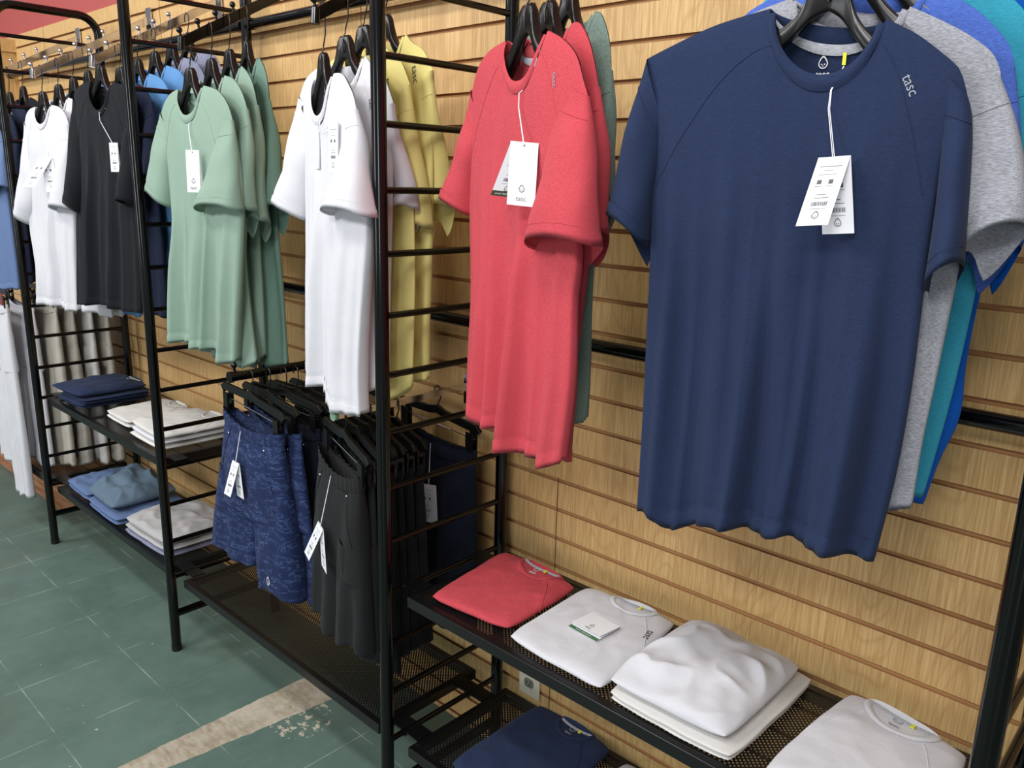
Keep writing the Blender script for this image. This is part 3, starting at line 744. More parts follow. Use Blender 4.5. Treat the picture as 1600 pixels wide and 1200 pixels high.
OUT = {'navy': dict(c=(0.8708, -0.4), th=0.1396, nl=(-0.073, 1.786), nr=(0.068, 1.762), nf=(0.005, 1.705), nb=(0.019, 1.731), shl=[(-0.073, 1.786), (-0.145, 1.772), (-0.208, 1.75), (-0.244, 1.736)], shr=[(0.068, 1.762), (0.102, 1.744), (0.136, 1.718), (0.155, 1.7), (0.167, 1.671)], L=[(-0.244, 1.736), (-0.229, 1.642), (-0.222, 1.553), (-0.22, 1.498), (-0.217, 1.365), (-0.214, 1.215), (-0.213, 1.058)], R=[(0.167, 1.671), (0.152, 1.6), (0.15, 1.502), (0.152, 1.424), (0.154, 1.326), (0.151, 1.205), (0.14, 1.078)], hem=[(-0.213, 1.058), (-0.187, 1.066), (-0.158, 1.048), (-0.127, 1.057), (-0.102, 1.072), (-0.053, 1.082), (0.004, 1.081), (0.017, 1.088), (0.058, 1.082), (0.093, 1.081), (0.14, 1.078)], slL=[[(-0.244, 1.736), (-0.265, 1.643), (-0.276, 1.57), (-0.286, 1.513)], [(-0.215, 1.659), (-0.215, 1.589), (-0.22, 1.544), (-0.222, 1.475)]], slR=[[(0.143, 1.693), (0.147, 1.636), (0.152, 1.548), (0.153, 1.444)], [(0.167, 1.671), (0.176, 1.643), (0.185, 1.564), (0.192, 1.476)]]),
 'red': dict(c=(0.3679, -0.4), th=-0.3665, nl=(-0.081, 1.799), nr=(0.073, 1.793), nf=(-0.015, 1.73), nb=(0.002, 1.76), shl=[(-0.081, 1.799), (-0.153, 1.79), (-0.201, 1.768), (-0.23, 1.731)], shr=[(0.073, 1.793), (0.124, 1.773), (0.164, 1.746), (0.184, 1.714), (0.201, 1.686)], L=[(-0.23, 1.731), (-0.236, 1.602), (-0.225, 1.467), (-0.218, 1.354), (-0.23, 1.22), (-0.236, 1.095)], R=[(0.201, 1.686), (0.187, 1.55), (0.193, 1.444), (0.185, 1.374), (0.188, 1.25), (0.168, 1.109)], hem=[(-0.236, 1.095), (-0.138, 1.113), (-0.119, 1.096), (-0.021, 1.111), (-0.003, 1.088), (0.096, 1.095), (0.104, 1.078), (0.168, 1.109)], slL=[[(-0.23, 1.731), (-0.254, 1.662), (-0.278, 1.59), (-0.31, 1.52)], [(-0.177, 1.682), (-0.189, 1.613), (-0.212, 1.554), (-0.226, 1.494)]], slR=[[(0.124, 1.72), (0.122, 1.626), (0.107, 1.548), (0.079, 1.454)], [(0.201, 1.686), (0.22, 1.632), (0.243, 1.56), (0.257, 1.474)]]),
 'green': dict(c=(-0.8154, -0.4), th=-0.0262, nl=(-0.077, 1.781), nr=(0.074, 1.781), nf=(-0.018, 1.716), nb=(-0.002, 1.744), shl=[(-0.077, 1.781), (-0.123, 1.773), (-0.164, 1.755), (-0.198, 1.727)], shr=[(0.074, 1.781), (0.139, 1.768), (0.177, 1.748), (0.201, 1.723), (0.214, 1.694)], L=[(-0.198, 1.727), (-0.18, 1.598), (-0.171, 1.458), (-0.189, 1.329), (-0.202, 1.235), (-0.221, 1.073)], R=[(0.214, 1.694), (0.236, 1.552), (0.234, 1.443), (0.207, 1.295), (0.184, 1.192), (0.163, 1.075)], hem=[(-0.221, 1.073), (-0.055, 1.095), (-0.036, 1.085), (0.051, 1.09), (0.064, 1.072), (0.126, 1.067), (0.163, 1.075)], slL=[[(-0.198, 1.727), (-0.235, 1.651), (-0.257, 1.58), (-0.272, 1.505)], [(-0.139, 1.683), (-0.143, 1.615), (-0.158, 1.529), (-0.169, 1.467)]], slR=[[(0.153, 1.691), (0.128, 1.614), (0.096, 1.534), (0.057, 1.464)], [(0.214, 1.694), (0.232, 1.628), (0.246, 1.552), (0.254, 1.475)]]),
 'white': dict(c=(-0.2143, -0.4), th=-0.192, nl=(-0.057, 1.768), nr=(0.054, 1.771), nf=(-0.001, 1.694), nb=(0.016, 1.738), shl=[(-0.057, 1.768), (-0.083, 1.756), (-0.103, 1.741), (-0.12, 1.718)], shr=[(0.054, 1.771), (0.095, 1.766), (0.127, 1.74), (0.144, 1.721), (0.154, 1.696)], L=[(-0.12, 1.718), (-0.116, 1.599), (-0.113, 1.469), (-0.12, 1.351), (-0.127, 1.228), (-0.142, 1.066)], R=[(0.154, 1.696), (0.192, 1.56), (0.196, 1.44), (0.162, 1.275), (0.144, 1.146), (0.146, 1.054)], hem=[(-0.142, 1.066), (-0.031, 1.086), (-0.014, 1.075), (0.029, 1.075), (0.035, 1.046), (0.146, 1.054)], slL=[[(-0.12, 1.718), (-0.159, 1.671), (-0.208, 1.585), (-0.261, 1.491)], [(-0.075, 1.681), (-0.078, 1.613), (-0.099, 1.543), (-0.121, 1.462)]], slR=[[(0.118, 1.692), (0.115, 1.636), (0.099, 1.572), (0.065, 1.483)], [(0.154, 1.696), (0.189, 1.634), (0.215, 1.56), (0.235, 1.487)]]),
 'white1': dict(c=(-1.9227, -0.4), th=0.0524, nl=(-0.071, 1.78), nr=(0.069, 1.781), nf=(-0.013, 1.724), nb=(0.001, 1.754), shl=[(-0.071, 1.78), (-0.118, 1.775), (-0.159, 1.759), (-0.185, 1.733)], shr=[(0.069, 1.781), (0.115, 1.775), (0.153, 1.762), (0.179, 1.74), (0.187, 1.713)], L=[(-0.185, 1.733), (-0.197, 1.574), (-0.242, 1.361), (-0.23, 1.277), (-0.222, 1.18), (-0.251, 1.055)], R=[(0.187, 1.713), (0.174, 1.555), (0.157, 1.381), (0.134, 1.268), (0.122, 1.176), (0.106, 1.065)], hem=[(-0.251, 1.055), (-0.102, 1.067), (-0.014, 1.072), (0.04, 1.064), (0.106, 1.065)], slL=[[(-0.185, 1.733), (-0.212, 1.643), (-0.261, 1.503), (-0.304, 1.387)], [(-0.121, 1.687), (-0.124, 1.597), (-0.134, 1.483), (-0.231, 1.357)]], slR=[[(0.141, 1.714), (0.116, 1.619), (0.088, 1.511), (0.054, 1.421)], [(0.187, 1.713), (0.194, 1.619), (0.189, 1.513), (0.178, 1.426)]]),
 'black': dict(c=(-1.3958, -0.4), th=0.0436, nl=(-0.076, 1.835), nr=(0.073, 1.823), nf=(-0.008, 1.751), nb=(0.004, 1.788), shl=[(-0.076, 1.835), (-0.133, 1.831), (-0.18, 1.819), (-0.214, 1.798)], shr=[(0.073, 1.823), (0.131, 1.815), (0.169, 1.798), (0.193, 1.776), (0.207, 1.743)], L=[(-0.214, 1.798), (-0.229, 1.638), (-0.255, 1.493), (-0.292, 1.364), (-0.325, 1.23), (-0.351, 1.103)], R=[(0.207, 1.743), (0.193, 1.58), (0.181, 1.467), (0.168, 1.351), (0.155, 1.232), (0.141, 1.131)], hem=[(-0.351, 1.103), (-0.202, 1.118), (-0.1, 1.132), (0.017, 1.128), (0.141, 1.131)], slL=[[(-0.214, 1.798), (-0.244, 1.699), (-0.27, 1.597), (-0.291, 1.454)], [(-0.154, 1.746), (-0.16, 1.658), (-0.17, 1.557), (-0.217, 1.421)]], slR=[[(0.157, 1.736), (0.141, 1.654), (0.131, 1.561), (0.117, 1.465)], [(0.207, 1.743), (0.211, 1.653), (0.21, 1.561), (0.209, 1.464)]])}
def front(key): return OUT[key]
ZN = lambda k: 1.781 + .0278 * k
def hang(key, k, x, th, mat, label, hlabel, group, o=None, zn=None, c=None, htilt=0.0, **kw):
    y = -.40 + .05 * k; zn = ZN(k) if zn is None else zn
    c = c or (x, y + (.0 if key == 'g' else 0)); o = o or gen(hash(label) % 1 + kw.get('seed', 0))
    if key == 'g': kw.setdefault('dmf', .018); kw.setdefault('dmb', .020); kw.setdefault('sld', .6); kw.setdefault('noffL', .006)
    r = shirt(c, th, zn, o, mat, label, group, **kw)
    hz = arm_z(y) + .0125 + .0032 - zn
    hanger(c[0], c[1], zn, th, hz, hlabel, 'clothes hangers on the display arms', tilt=htilt, wscale=.93 * min(1.0, o['shr'][-1][0] / .163, -o['shl'][-1][0] / .19))
    return r
R = math.radians
HS = 'black plastic hanger holding the '
# --- navy group
o = absz(front('navy'), 1.774)
hang('navy', 0, .8708, front('navy')['th'], NAVY, 'large navy blue t-shirt in front with a folded white tag on a string', HS + 'big navy shirt in front', 'shirts on the near arm', o, 1.774, seed=3, NU=80, NV=96, fold=.011, shoulder=(.102, -.092, R(-62), .0165, INKG),
     tags=[dict(u=.036, z=-.172, w=.037, h=.094, A=(-.006, .045), B=(.016, .004), n0=.016, roll=R(5), yaw=R(8))], noffR=.010, noffL=.006, folds_n=5, htilt=-.15)
NR = (.075, -.028); NS = [(.11, -.046), (.146, -.067), (.176, -.092), (.187, -.118)]
for k, mt, nm, hn, kw in (
    (1, GREYH, 'heather grey t-shirt directly behind the navy one', 'heather grey shirt behind the navy one', dict(shr=NS, Rr=[(.178, -.25), (.172, -.377), (.167, -.484), (.163, -.56), (.162, -.655)], out=[(.212, -.17), (.232, -.23), (.245, -.285)], inn=[(.150, -.2), (.165, -.27), (.180, -.315)], hz=-.67)),
    (2, INDIGO, 'indigo blue t-shirt between the grey and turquoise ones', 'indigo blue shirt', dict(shr=[(.115, -.046), (.152, -.077), (.175, -.105), (.184, -.13)], Rr=[(.16, -.35), (.14, -.5), (.132, -.62), (.13, -.712)], out=[(.20, -.2), (.208, -.28), (.210, -.35)], inn=[(.15, -.22), (.158, -.30), (.162, -.36)], hz=-.71)),
    (3, TEAL, 'turquoise t-shirt behind the indigo and grey ones', 'turquoise shirt', dict(shr=[(.12, -.046), (.165, -.08), (.185, -.12), (.19, -.14)], Rr=[(.168, -.35), (.163, -.467), (.155, -.59), (.140, -.723)], out=[(.205, -.2), (.206, -.29), (.196, -.37)], inn=[(.15, -.22), (.153, -.30), (.155, -.385)], hz=-.72)),
    (4, ROYAL, 'royal blue t-shirt nearest the wall behind the turquoise one', 'royal blue shirt', dict(shr=[(.12, -.046), (.165, -.08), (.185, -.12), (.19, -.14)], Rr=[(.160, -.4), (.152, -.55), (.155, -.64), (.138, -.71), (.126, -.778)], out=[(.205, -.22), (.204, -.32), (.192, -.40)], inn=[(.15, -.22), (.150, -.32), (.152, -.43)], hz=-.775))):
    hang('g', k, .871 + .004 * k, R(0), mt, nm, HS + hn, 'shirts on the near arm', gen(20 + k, 1.0, 1.0, .006, nr=NR, **kw), seed=20 + k, fold=.008, noffR=.012 if k == 1 else -.008, sld=.5 if k == 1 else .32, yel=False, htilt=-.16)
# --- coral group
hang('red', 0, .3679, front('red')['th'], RED, 'coral red t-shirt in front with a white brand tag', HS + 'front coral red shirt', 'shirts on the coral arm', absz(front('red'), 1.796), 1.796, seed=5, NU=64, NV=80, fold=.011, shoulder=(.118, -.082, R(-80), .015, INKG),
     tags=[dict(u=.075, z=-.172, w=.047, h=.100, A=(.012, .010), B=(-.050, .012), n0=.018, kinds=('logo', 'info'), strip=KHAKI, roll=R(-4), yaw=R(46))], noffL=.004, noffR=.018, folds_n=5)
hang('g', 1, .368, R(-20), RED, 'coral red t-shirt hanging second, behind the tagged one', HS + 'second coral red shirt', 'shirts on the coral arm', gen(31, 1.0, 1, .008, shr=[(.10, 0.0), (.131, -.028), (.153, -.068), (.165, -.101)], Rr=[(.165, -.3), (.148, -.42), (.125, -.583), (.108, -.640)], out=[(.195, -.18), (.210, -.25), (.220, -.32)], inn=[(.12, -.2), (.125, -.27), (.13, -.34)], hz=-.66), seed=31, fold=.01)
hang('g', 2, .37, R(-16), SAGEH, 'grey green heather t-shirt at the back of the coral red group', HS + 'grey green heather shirt', 'shirts on the coral arm', gen(32, 1.0, 1, .006, shr=[(.092, -.005), (.110, -.030), (.122, -.060), (.128, -.095)], Rr=[(.12, -.3), (.105, -.418), (.109, -.622), (.102, -.70)], out=[(.142, -.185), (.152, -.24), (.160, -.302)], inn=[(.09, -.2), (.09, -.27), (.10, -.33)], hz=-.705), seed=32, fold=.008)
# --- green group
hang('green', 0, -.8154, front('green')['th'], SAGE, 'front sage green t-shirt with a small white tag on its chest', HS + 'front sage green shirt', 'sage green shirts', absz(front('green'), 1.781), 1.781, seed=9, NU=64, NV=72, fold=.014, folds_n=5, inner=None, tape=SAGE, yel=False,
     tags=[dict(u=.080, z=-.160, w=.036, h=.105, A=(.004, .004), B=(.003, -.001), n0=.026, yaw=R(38), kinds=('logo', 'info'))], noffR=.020, noffL=.006)
GK = {1: dict(shr=[(.13, -.014), (.17, -.045), (.194, -.086)], Rr=[(.17, -.3), (.14, -.45), (.15, -.6), (.173, -.745)], out=[(.215, -.18), (.218, -.26), (.220, -.335)], inn=[(.15, -.2), (.14, -.29), (.135, -.375)], hz=-.76),
      2: dict(shr=[(.115, -.02), (.145, -.05), (.165, -.10)], Rr=[(.15, -.3), (.13, -.45), (.135, -.6), (.133, -.76)], out=[(.182, -.2), (.194, -.30), (.205, -.39)], inn=[(.12, -.22), (.115, -.32), (.115, -.41)], hz=-.79),
      3: dict(shr=[(.107, -.025), (.125, -.06), (.132, -.11)], Rr=[(.14, -.3), (.145, -.45), (.160, -.6), (.172, -.80)], out=[(.160, -.19), (.190, -.28), (.222, -.38)], inn=[(.10, -.22), (.11, -.33), (.125, -.43)], hz=-.825)}
for k, nm in ((1, 'second sage green t-shirt from the front, no tag showing'), (2, 'third sage green t-shirt from the front'), (3, 'sage green t-shirt hanging nearest the wall')):
    hang('g', k, -.80 + .004 * k, R((-4, -7, -8)[k - 1]), SAGE if k < 3 else TEALG, nm, HS + nm.replace(' t-shirt', ' shirt').split(',')[0], 'sage green shirts', gen(40 + k, .98, 1, .014, **GK[k]), seed=40 + k, fold=.011, inner=None, tape=SAGE, yel=False, noffR=.016)
# --- white and yellow group
hang('white', 0, -.2143, front('white')['th'], WHITE, 'front white henley shirt with an open button placket', HS + 'front white henley shirt', 'white and yellow shirts', absz(front('white'), 1.7695), 1.7695, seed=13, NU=60, NV=72, fold=.009, raglan=False, placket=True, inner=None, noffR=.020, noffL=.006,
     tags=[dict(u=.10, z=-.098, w=.03, h=.10, A=(.002, .004), B=(.001, 0), n0=.010, yaw=R(15))])
hang('g', 1, -.205, R(-4), WHITE, 'white t-shirt between the henley and the yellow shirts', HS + 'second white shirt', 'white and yellow shirts', gen(51, 1, 1, .008, shr=[(.105, -.022), (.143, -.042), (.176, -.098)], Rr=[(.165, -.3), (.158, -.433), (.150, -.6), (.149, -.69)], out=[(.182, -.16), (.186, -.225), (.188, -.308)], inn=[(.125, -.17), (.125, -.25), (.118, -.335)], hz=-.715), seed=51, fold=.009, noffR=-.042, noffL=.004, shoulder=(.11, -.10, R(-80), .016, INKD))
hang('g', 2, -.205, R(-4), YELLOW, 'pale yellow t-shirt directly behind the white ones', HS + 'first yellow shirt', 'white and yellow shirts', gen(52, 1, 1, .01, shr=[(.105, -.022), (.138, -.038), (.168, -.085)], Rr=[(.172, -.25), (.180, -.40), (.180, -.52), (.170, -.74)], out=[(.176, -.17), (.183, -.28), (.186, -.378)], inn=[(.12, -.18), (.12, -.29), (.12, -.40)], hz=-.76), seed=52, fold=.012, noffR=-.030, noffL=.004, shoulder=(.101, -.088, R(-75), .022, INKD), tape=YELLOW, yel=False)
hang('g', 3, -.195, R(-4), YELLOW, 'pale yellow t-shirt nearest the wall', HS + 'rear yellow shirt', 'white and yellow shirts', gen(53, 1, 1, .01, shr=[(.105, -.022), (.140, -.038), (.172, -.080)], Rr=[(.170, -.3), (.163, -.49), (.155, -.61), (.153, -.76)], out=[(.176, -.15), (.178, -.25), (.178, -.36)], inn=[(.125, -.18), (.125, -.29), (.125, -.39)], hz=-.765), seed=53, fold=.012, noffR=-.035, noffL=.004, shoulder=(.117, -.088, R(-75), .024, INKD), tape=YELLOW, yel=False)
# --- white group at left
hang('white1', 0, -1.9227, front('white1')['th'], WHITE, 'front white t-shirt at left with a folded grey tag', HS + 'front white shirt at left', 'white shirts at left', absz(front('white1'), 1.781), 1.781, seed=17, fold=.009, inner=None, NU=50, NV=60,
     tags=[dict(u=.06, z=-.175, w=.050, h=.12, A=(-.02, .06), B=(.02, -.001), n0=.014, start=(.01, -.08), yaw=R(30))])
hang('g', 1, -1.91, R(2), WHITE, 'white t-shirt second in the left hand white group', HS + 'second white shirt at left', 'white shirts at left', gen(61, 1, 1, .01, Rr=[(.17, -.2), (.18, -.4), (.22, -.6), (.27, -.748)], hz=-.742), seed=61, fold=.009, inner=None)
hang('g', 2, -1.905, R(0), WHITE, 'white t-shirt third in the left hand white group', HS + 'third white shirt at left', 'white shirts at left', gen(62, 1, 1, .01, Rr=[(.17, -.2), (.18, -.4), (.21, -.6), (.25, -.775)], hz=-.77), seed=62, fold=.009, inner=None)
hang('g', 3, -1.90, R(0), LBLUE, 'sky blue shirt behind the left hand white group', HS + 'sky blue shirt behind the white group', 'white shirts at left', gen(63, 1, 1, .01, Rr=[(.17, -.2), (.18, -.4), (.23, -.6), (.285, -.80)], hz=-.80), seed=63, fold=.009, inner=None)
# --- black and blue group
hang('black', 0, -1.3958, front('black')['th'], BLK, 'black t-shirt in front with a narrow white tag', HS + 'black shirt', 'dark and blue shirts', absz(front('black'), 1.829), 1.829, seed=19, NU=60, NV=64, fold=.008, tape=BLK, yel=False,
     tags=[dict(u=.117, z=-.182, w=.028, h=.085, A=(.004, .003), B=(.003, -.001), n0=.014, yaw=R(30))])
for k, mt, nm in ((1, BNAVY, 'dark navy t-shirt between the black and sky blue ones'), (2, LBLUE, 'sky blue t-shirt behind the dark navy one'), (3, LBLUE, 'second sky blue t-shirt, closer to the wall'), (4, LILAC, 'grey lilac heather t-shirt behind the blue ones'), (5, LILAC, 'grey lilac heather t-shirt nearest the wall')):
    hang('g', k, -1.385 + .012 * k, R(0), mt, nm, HS + nm.replace(' t-shirt', ' shirt').split(' between')[0].split(' behind')[0].split(',')[0], 'dark and blue shirts', gen(70 + k, 1.0, .99 + .01 * k), zn=ZN(k) + .02, seed=70 + k, fold=.009, inner=None, yel=False, NU=32, NV=40)
# --- far left group
for k, mt, nm in ((0, BLUEW, 'washed blue shirt in front at the far left edge'), (1, BNAVY, 'dark navy shirt behind the washed blue one'), (2, BNAVY, 'dark navy shirt second behind the washed blue one'), (3, BLK, 'black shirt nearest the wall at far left')):
    hang('g', k, -2.64 + .01 * k, R(0), mt, nm, HS + nm.replace('at the far left edge', '').strip(), 'shirts at the far left', gen(80 + k, 1.0, 1.0), zn=ZN(k) - .012, seed=80 + k, fold=.010, inner=None, yel=False, NU=32, NV=40)

# ------------------------------------------------------------------ trousers and shorts on clip hangers
def clip_hanger(x, y, z, th, hookz, label, group, half=.165, tilt=0.0):
    h = empty('clip_hanger', (x, y, z), th, label, 'hanger', group)
    T = lambda u, n, zz: (u, n, zz + u * tilt)
    b = MB(); b.tube([T(-half, 0, -.004), T(-half + .01, 0, .006), T(-.03, 0, .012), T(0, 0, .020), T(.03, 0, .012), T(half - .01, 0, .006), T(half, 0, -.004)], (.011, .0045), flat=(0, 0, 1)); b.build('bar', PLASTIC, h, bevel=.0015)
    b = MB(); b.tube([T(-half + .012, 0, -.022), T(half - .012, 0, -.022)], .0017, 8); b.build('clip_rod', CHROME, h)
    for sg in (-1, 1):
        b = MB(); u = sg * (half - .028)
        b.box((u - .012, -.010, -.058), (u + .012, -.005, -.008)); b.box((u - .012, .005, -.058), (u + .012, .010, -.008)); b.box((u - .009, -.006, -.026), (u + .009, .006, -.018))
        b.tube([(u - .013, 0, -.02), (u + .013, 0, -.02)], .005, 10)
        vs = [(v[0], v[1], v[2] + v[0] * tilt) for v in b.v]; b.v = vs; b.build('clip', PLASTIC, h)
    b = MB(); r = .0125; hh = hookz - z
    b.tube([(0, 0, .018), (0, 0, .03), (.006, 0, .04), (r, 0, .052), (r, 0, hh - r)] + [(r * math.cos(a), 0, hh - r + r * math.sin(a)) for a in [PI * k / 8 for k in range(1, 9)]] + [(-r, 0, hh - r - .01)], .0016, 8)
    b.build('hook', CHROMEW, h)
    return h
def legs(x, y, z, th, mat, label, cat, group, W=.165, H=.175, ln=.44, crotch=.24, depth=.045, seed=0, name='shorts', tilt=0.0, flare=(.05, .05), logo=None, logomat=INKL, tags=None, pocket=True, NV=40, dl=0.0, waist=.032, floorz=None, dr=0.0):
    root = empty(name, (x, y, z), th, label, cat, group); r = random.Random(seed)
    ph = [r.uniform(0, 6.3) for _ in range(6)]
    def tube(L, Rr, t0, zt, zb, dfun, M=44, rows=NV, sag=0.0, sd=0, am=.006):
        rr = []
        for j in range(rows + 1):
            t = j / rows; ring = []
            for k in range(M):
                a = 2 * PI * k / M; s = math.cos(a)
                top = zt - sag * (1 - s * s); bot = zb(s)
                zz = lerp(top, bot, t); u = lerp(L(zz), Rr(zz), (s + 1) / 2)
                d = dfun(t) * abs(math.sin(a)) ** .75
                w = am * (.3 + t) * (math.sin(3.1 * s + ph[0] + sd + t) + .7 * math.sin(6.3 * s + ph[1] + 2 * t + sd) + .4 * math.sin(11 * s + ph[2]))
                w += .005 * noise.noise(Vector((u * 12 + seed, zz * 7, sd + a * .3))) + .003 * noise.noise(Vector((u * 30, zz * 18 + seed, sd)))
                d = max(.004 * abs(math.sin(a)), d + w * abs(math.sin(a)))
                ring.append(Vector((u, -d if math.sin(a) > 0 else d, zz + u * tilt)))
            rr.append(ring)
        return [v for q in rr for v in q], [(i * M + k, (i + 1) * M + k, (i + 1) * M + (k + 1) % M, i * M + (k + 1) % M) for i in range(rows) for k in range(M)], rr, M
    b = MB()
    oL = lambda zz: -lerp(W, H + flare[0], sstep(0, ln, -zz)); oR = lambda zz: lerp(W, H + flare[1], sstep(0, ln, -zz))
    vs, fs, rr, M = tube(oL, oR, 0, 0, lambda s: -crotch - .02, lambda t: depth * (.55 + .5 * sstep(0, .5, t)), sag=.022, rows=22)
    b.add(vs, fs)
    allv, allf = list(vs), list(fs)
    for sg in (-1, 1):
        if sg < 0: L_, R_ = oL, (lambda zz: -.004 - .03 * sstep(crotch, ln, -zz) * 0)
        else: L_, R_ = (lambda zz: .004), oR
        dz = dl if sg < 0 else dr
        def zb(s, sg=sg, dz=dz):
            q = -ln - dz + .008 * math.sin(4 * s + sg * 2 + ph[3])
            return q
        vs, fs, rr, M = tube(L_, R_, 0, -crotch * .72, zb, lambda t: depth * (.85 + .3 * t), sd=sg * 5.0, am=.007)
        n0 = len(allv); allv += vs; allf += [tuple(i + n0 for i in f) for f in fs]
        last = rr[-1]; inn = [Vector((v.x * .99, v.y * .92, v.z + .002)) for v in last]; in2 = [Vector((v.x * .985, v.y * .9, v.z + .03)) for v in last]
        b.add(vs, fs); b.add(last + inn + in2, [(k, k + M, (k + 1) % M + M, (k + 1) % M) for k in range(M)] + [(k + M, k + 2 * M, (k + 1) % M + 2 * M, (k + 1) % M + M) for k in range(M)])
    if floorz is not None:
        b.v = [(v[0], v[1] - max(0, floorz + .05 - (v[2] + z)) * .9, max(v[2], floorz - z + .003 + .12 * max(0, (v[2] + z)))) if (v[2] + z) < floorz + .05 else v for v in b.v]
    b.build('cloth', mat, root, weld=.0003)
    F = BVHTree.FromPolygons([tuple(v) for v in allv], allf)
    def surf(u, zz, off=.001):
        h = F.ray_cast(Vector((u, -.5, zz)), Vector((0, 1, 0))); return Vector((u, (h[0].y if h[0] else -depth) - off, zz))
    # gathered waistband
    b = MB(); rr = []; M = 120
    for j in range(6):
        ring = []
        for k in range(M):
            a = 2 * PI * k / M; s = math.cos(a); zz = .003 - waist * j / 5 - .022 * (1 - s * s)
            u = s * (W + .002); d = (depth * .56 + .003 + .0028 * (k % 4 < 2) + .002 * math.sin(PI * j / 5)) * abs(math.sin(a)) ** .75
            ring.append(Vector((u, -d if math.sin(a) > 0 else d, zz + u * tilt)))
        rr.append(ring)
    b.add([v for q in rr for v in q], [(i * M + k, (i + 1) * M + k, (i + 1) * M + (k + 1) % M, i * M + (k + 1) % M) for i in range(5) for k in range(M)]); b.build('waistband', mat, root)
    if pocket:
        for sg in (-1, 1):
            b = MB(); pts = [surf(sg * lerp(W * .62, W * .93, t), -.045 - .13 * t, .0005) for t in [k / 8 for k in range(9)]]; b.tube(pts, .0016, 6); b.build('pocket_seam', mat, root)
            b = MB(); p = surf(sg * W * .66, -.058, .002); b.ball(p, .0032, 10); b.build('rivet', CHROME, root)
    if logo:
        g = xform(GD, .020); print2d('droplet_logo', g, lambda xx, yy: surf(logo[0] + xx, logo[1] + yy, .002), logomat, root)
    for t_ in (tags or []):
        hang_tag(root, surf, surf, 0, 0, **t_)
    return root
def straight_arm(x, z, yt, mat, label, cap=None):
    a = empty('face_out_arm', (x, -.005, z), 0, label, 'display arm')
    b = MB(); b.tube([(0, -.004, 0), (0, yt + .005, 0)], (.008, .0045), flat=(0, 0, 1)) if cap else b.tube([(0, -.004, 0), (0, yt + .005, 0)], .0125, 14)
    b.build('bar', mat, a)
    b = MB(); b.tube([(0, yt + .005, 0), (0, yt - .006, 0)], .0155 if not cap else .011, 14); b.build('end_cap', cap or mat, a)
    b = MB(); b.tube([(0, yt + .012, .012), (0, yt + .010, .026)], .0035, 10); b.ball((0, yt + .010, .031), .0085); b.build('knob', mat, a)
    b = MB(); b.box((-.018, -.004, -.05), (.018, .003, .03)); b.build('wall_plate', mat, a, bevel=.001)
straight_arm(-.62, 1.045, -.435, BLACK, 'black straight arm with a ball end carrying the camouflage shorts')
straight_arm(-.167, 1.035, -.425, CHROME, 'chrome straight arm with a green end cap carrying the black shorts', GCAP)

G1 = 'shorts on the ball ended arm'; CH = 'clip hangers'
rowA = [(CAMO, 'front navy camouflage shorts with a folded white tag', .44), (CAMO, 'second pair of navy camouflage shorts', .45), (NAVW, 'ink navy shorts behind the camouflage pairs', .45), (NAVW, 'second ink navy shorts behind the camouflage pairs', .46), (BLKW, 'black shorts halfway along the ball ended arm', .44), (BLKW, 'black shorts second from the wall on the ball ended arm', .45), (NAVW, 'dark shorts nearest the wall on the ball ended arm', .44)]
for i, (mt, lb, ln) in enumerate(rowA):
    y = (-.395, -.350, -.310, -.280, -.250, -.215, -.10)[i]; jx = (0, .02, .0, .015, -.005, .01, .005)[i]; th = R((-2, -6, 2, -4, 3, -2, 0)[i])
    x = -.60 + .012 * i
    clip_hanger(x, y, .972, th, 1.045 + .0155, 'clip hanger of the ' + lb.split(',')[0].split(' with ')[0].replace('second from the wall on the ball ended arm', 'second from the wall'), CH, tilt=-.07 if i == 0 else -.03)
    tg = [dict(u=.002, z=-.108, w=.038, h=.100, A=(-.02, .02), B=(.010, -.002), n0=.018, start=(.012, -.022))] if i == 0 else None
    legs(x + jx, y, .925, th, mt, lb, 'shorts', G1, W=.155, H=.17, ln=ln, flare=(.075, .05) if i < 2 else (.03, .035), seed=100 + i, tilt=-.04, logo=(.135, -ln + .03) if i == 0 else None, tags=tg, dl=-.01, depth=.040 if i == 0 else .02, pocket=i < 3)
rowB = [(CHAR, 'front charcoal shorts with a folded white tag', .43), (CHAR, 'second charcoal shorts with a waistband rivet', .46), (BLKW, 'black shorts third on the chrome arm', .50), (BLKW, 'black shorts fourth on the chrome arm', .47), (BLKW, 'black shorts fifth on the chrome arm', .46), (BLKW, 'black shorts sixth on the chrome arm', .47), (NAVW, 'dark navy shorts with a white tag nearest the wall', .52)]
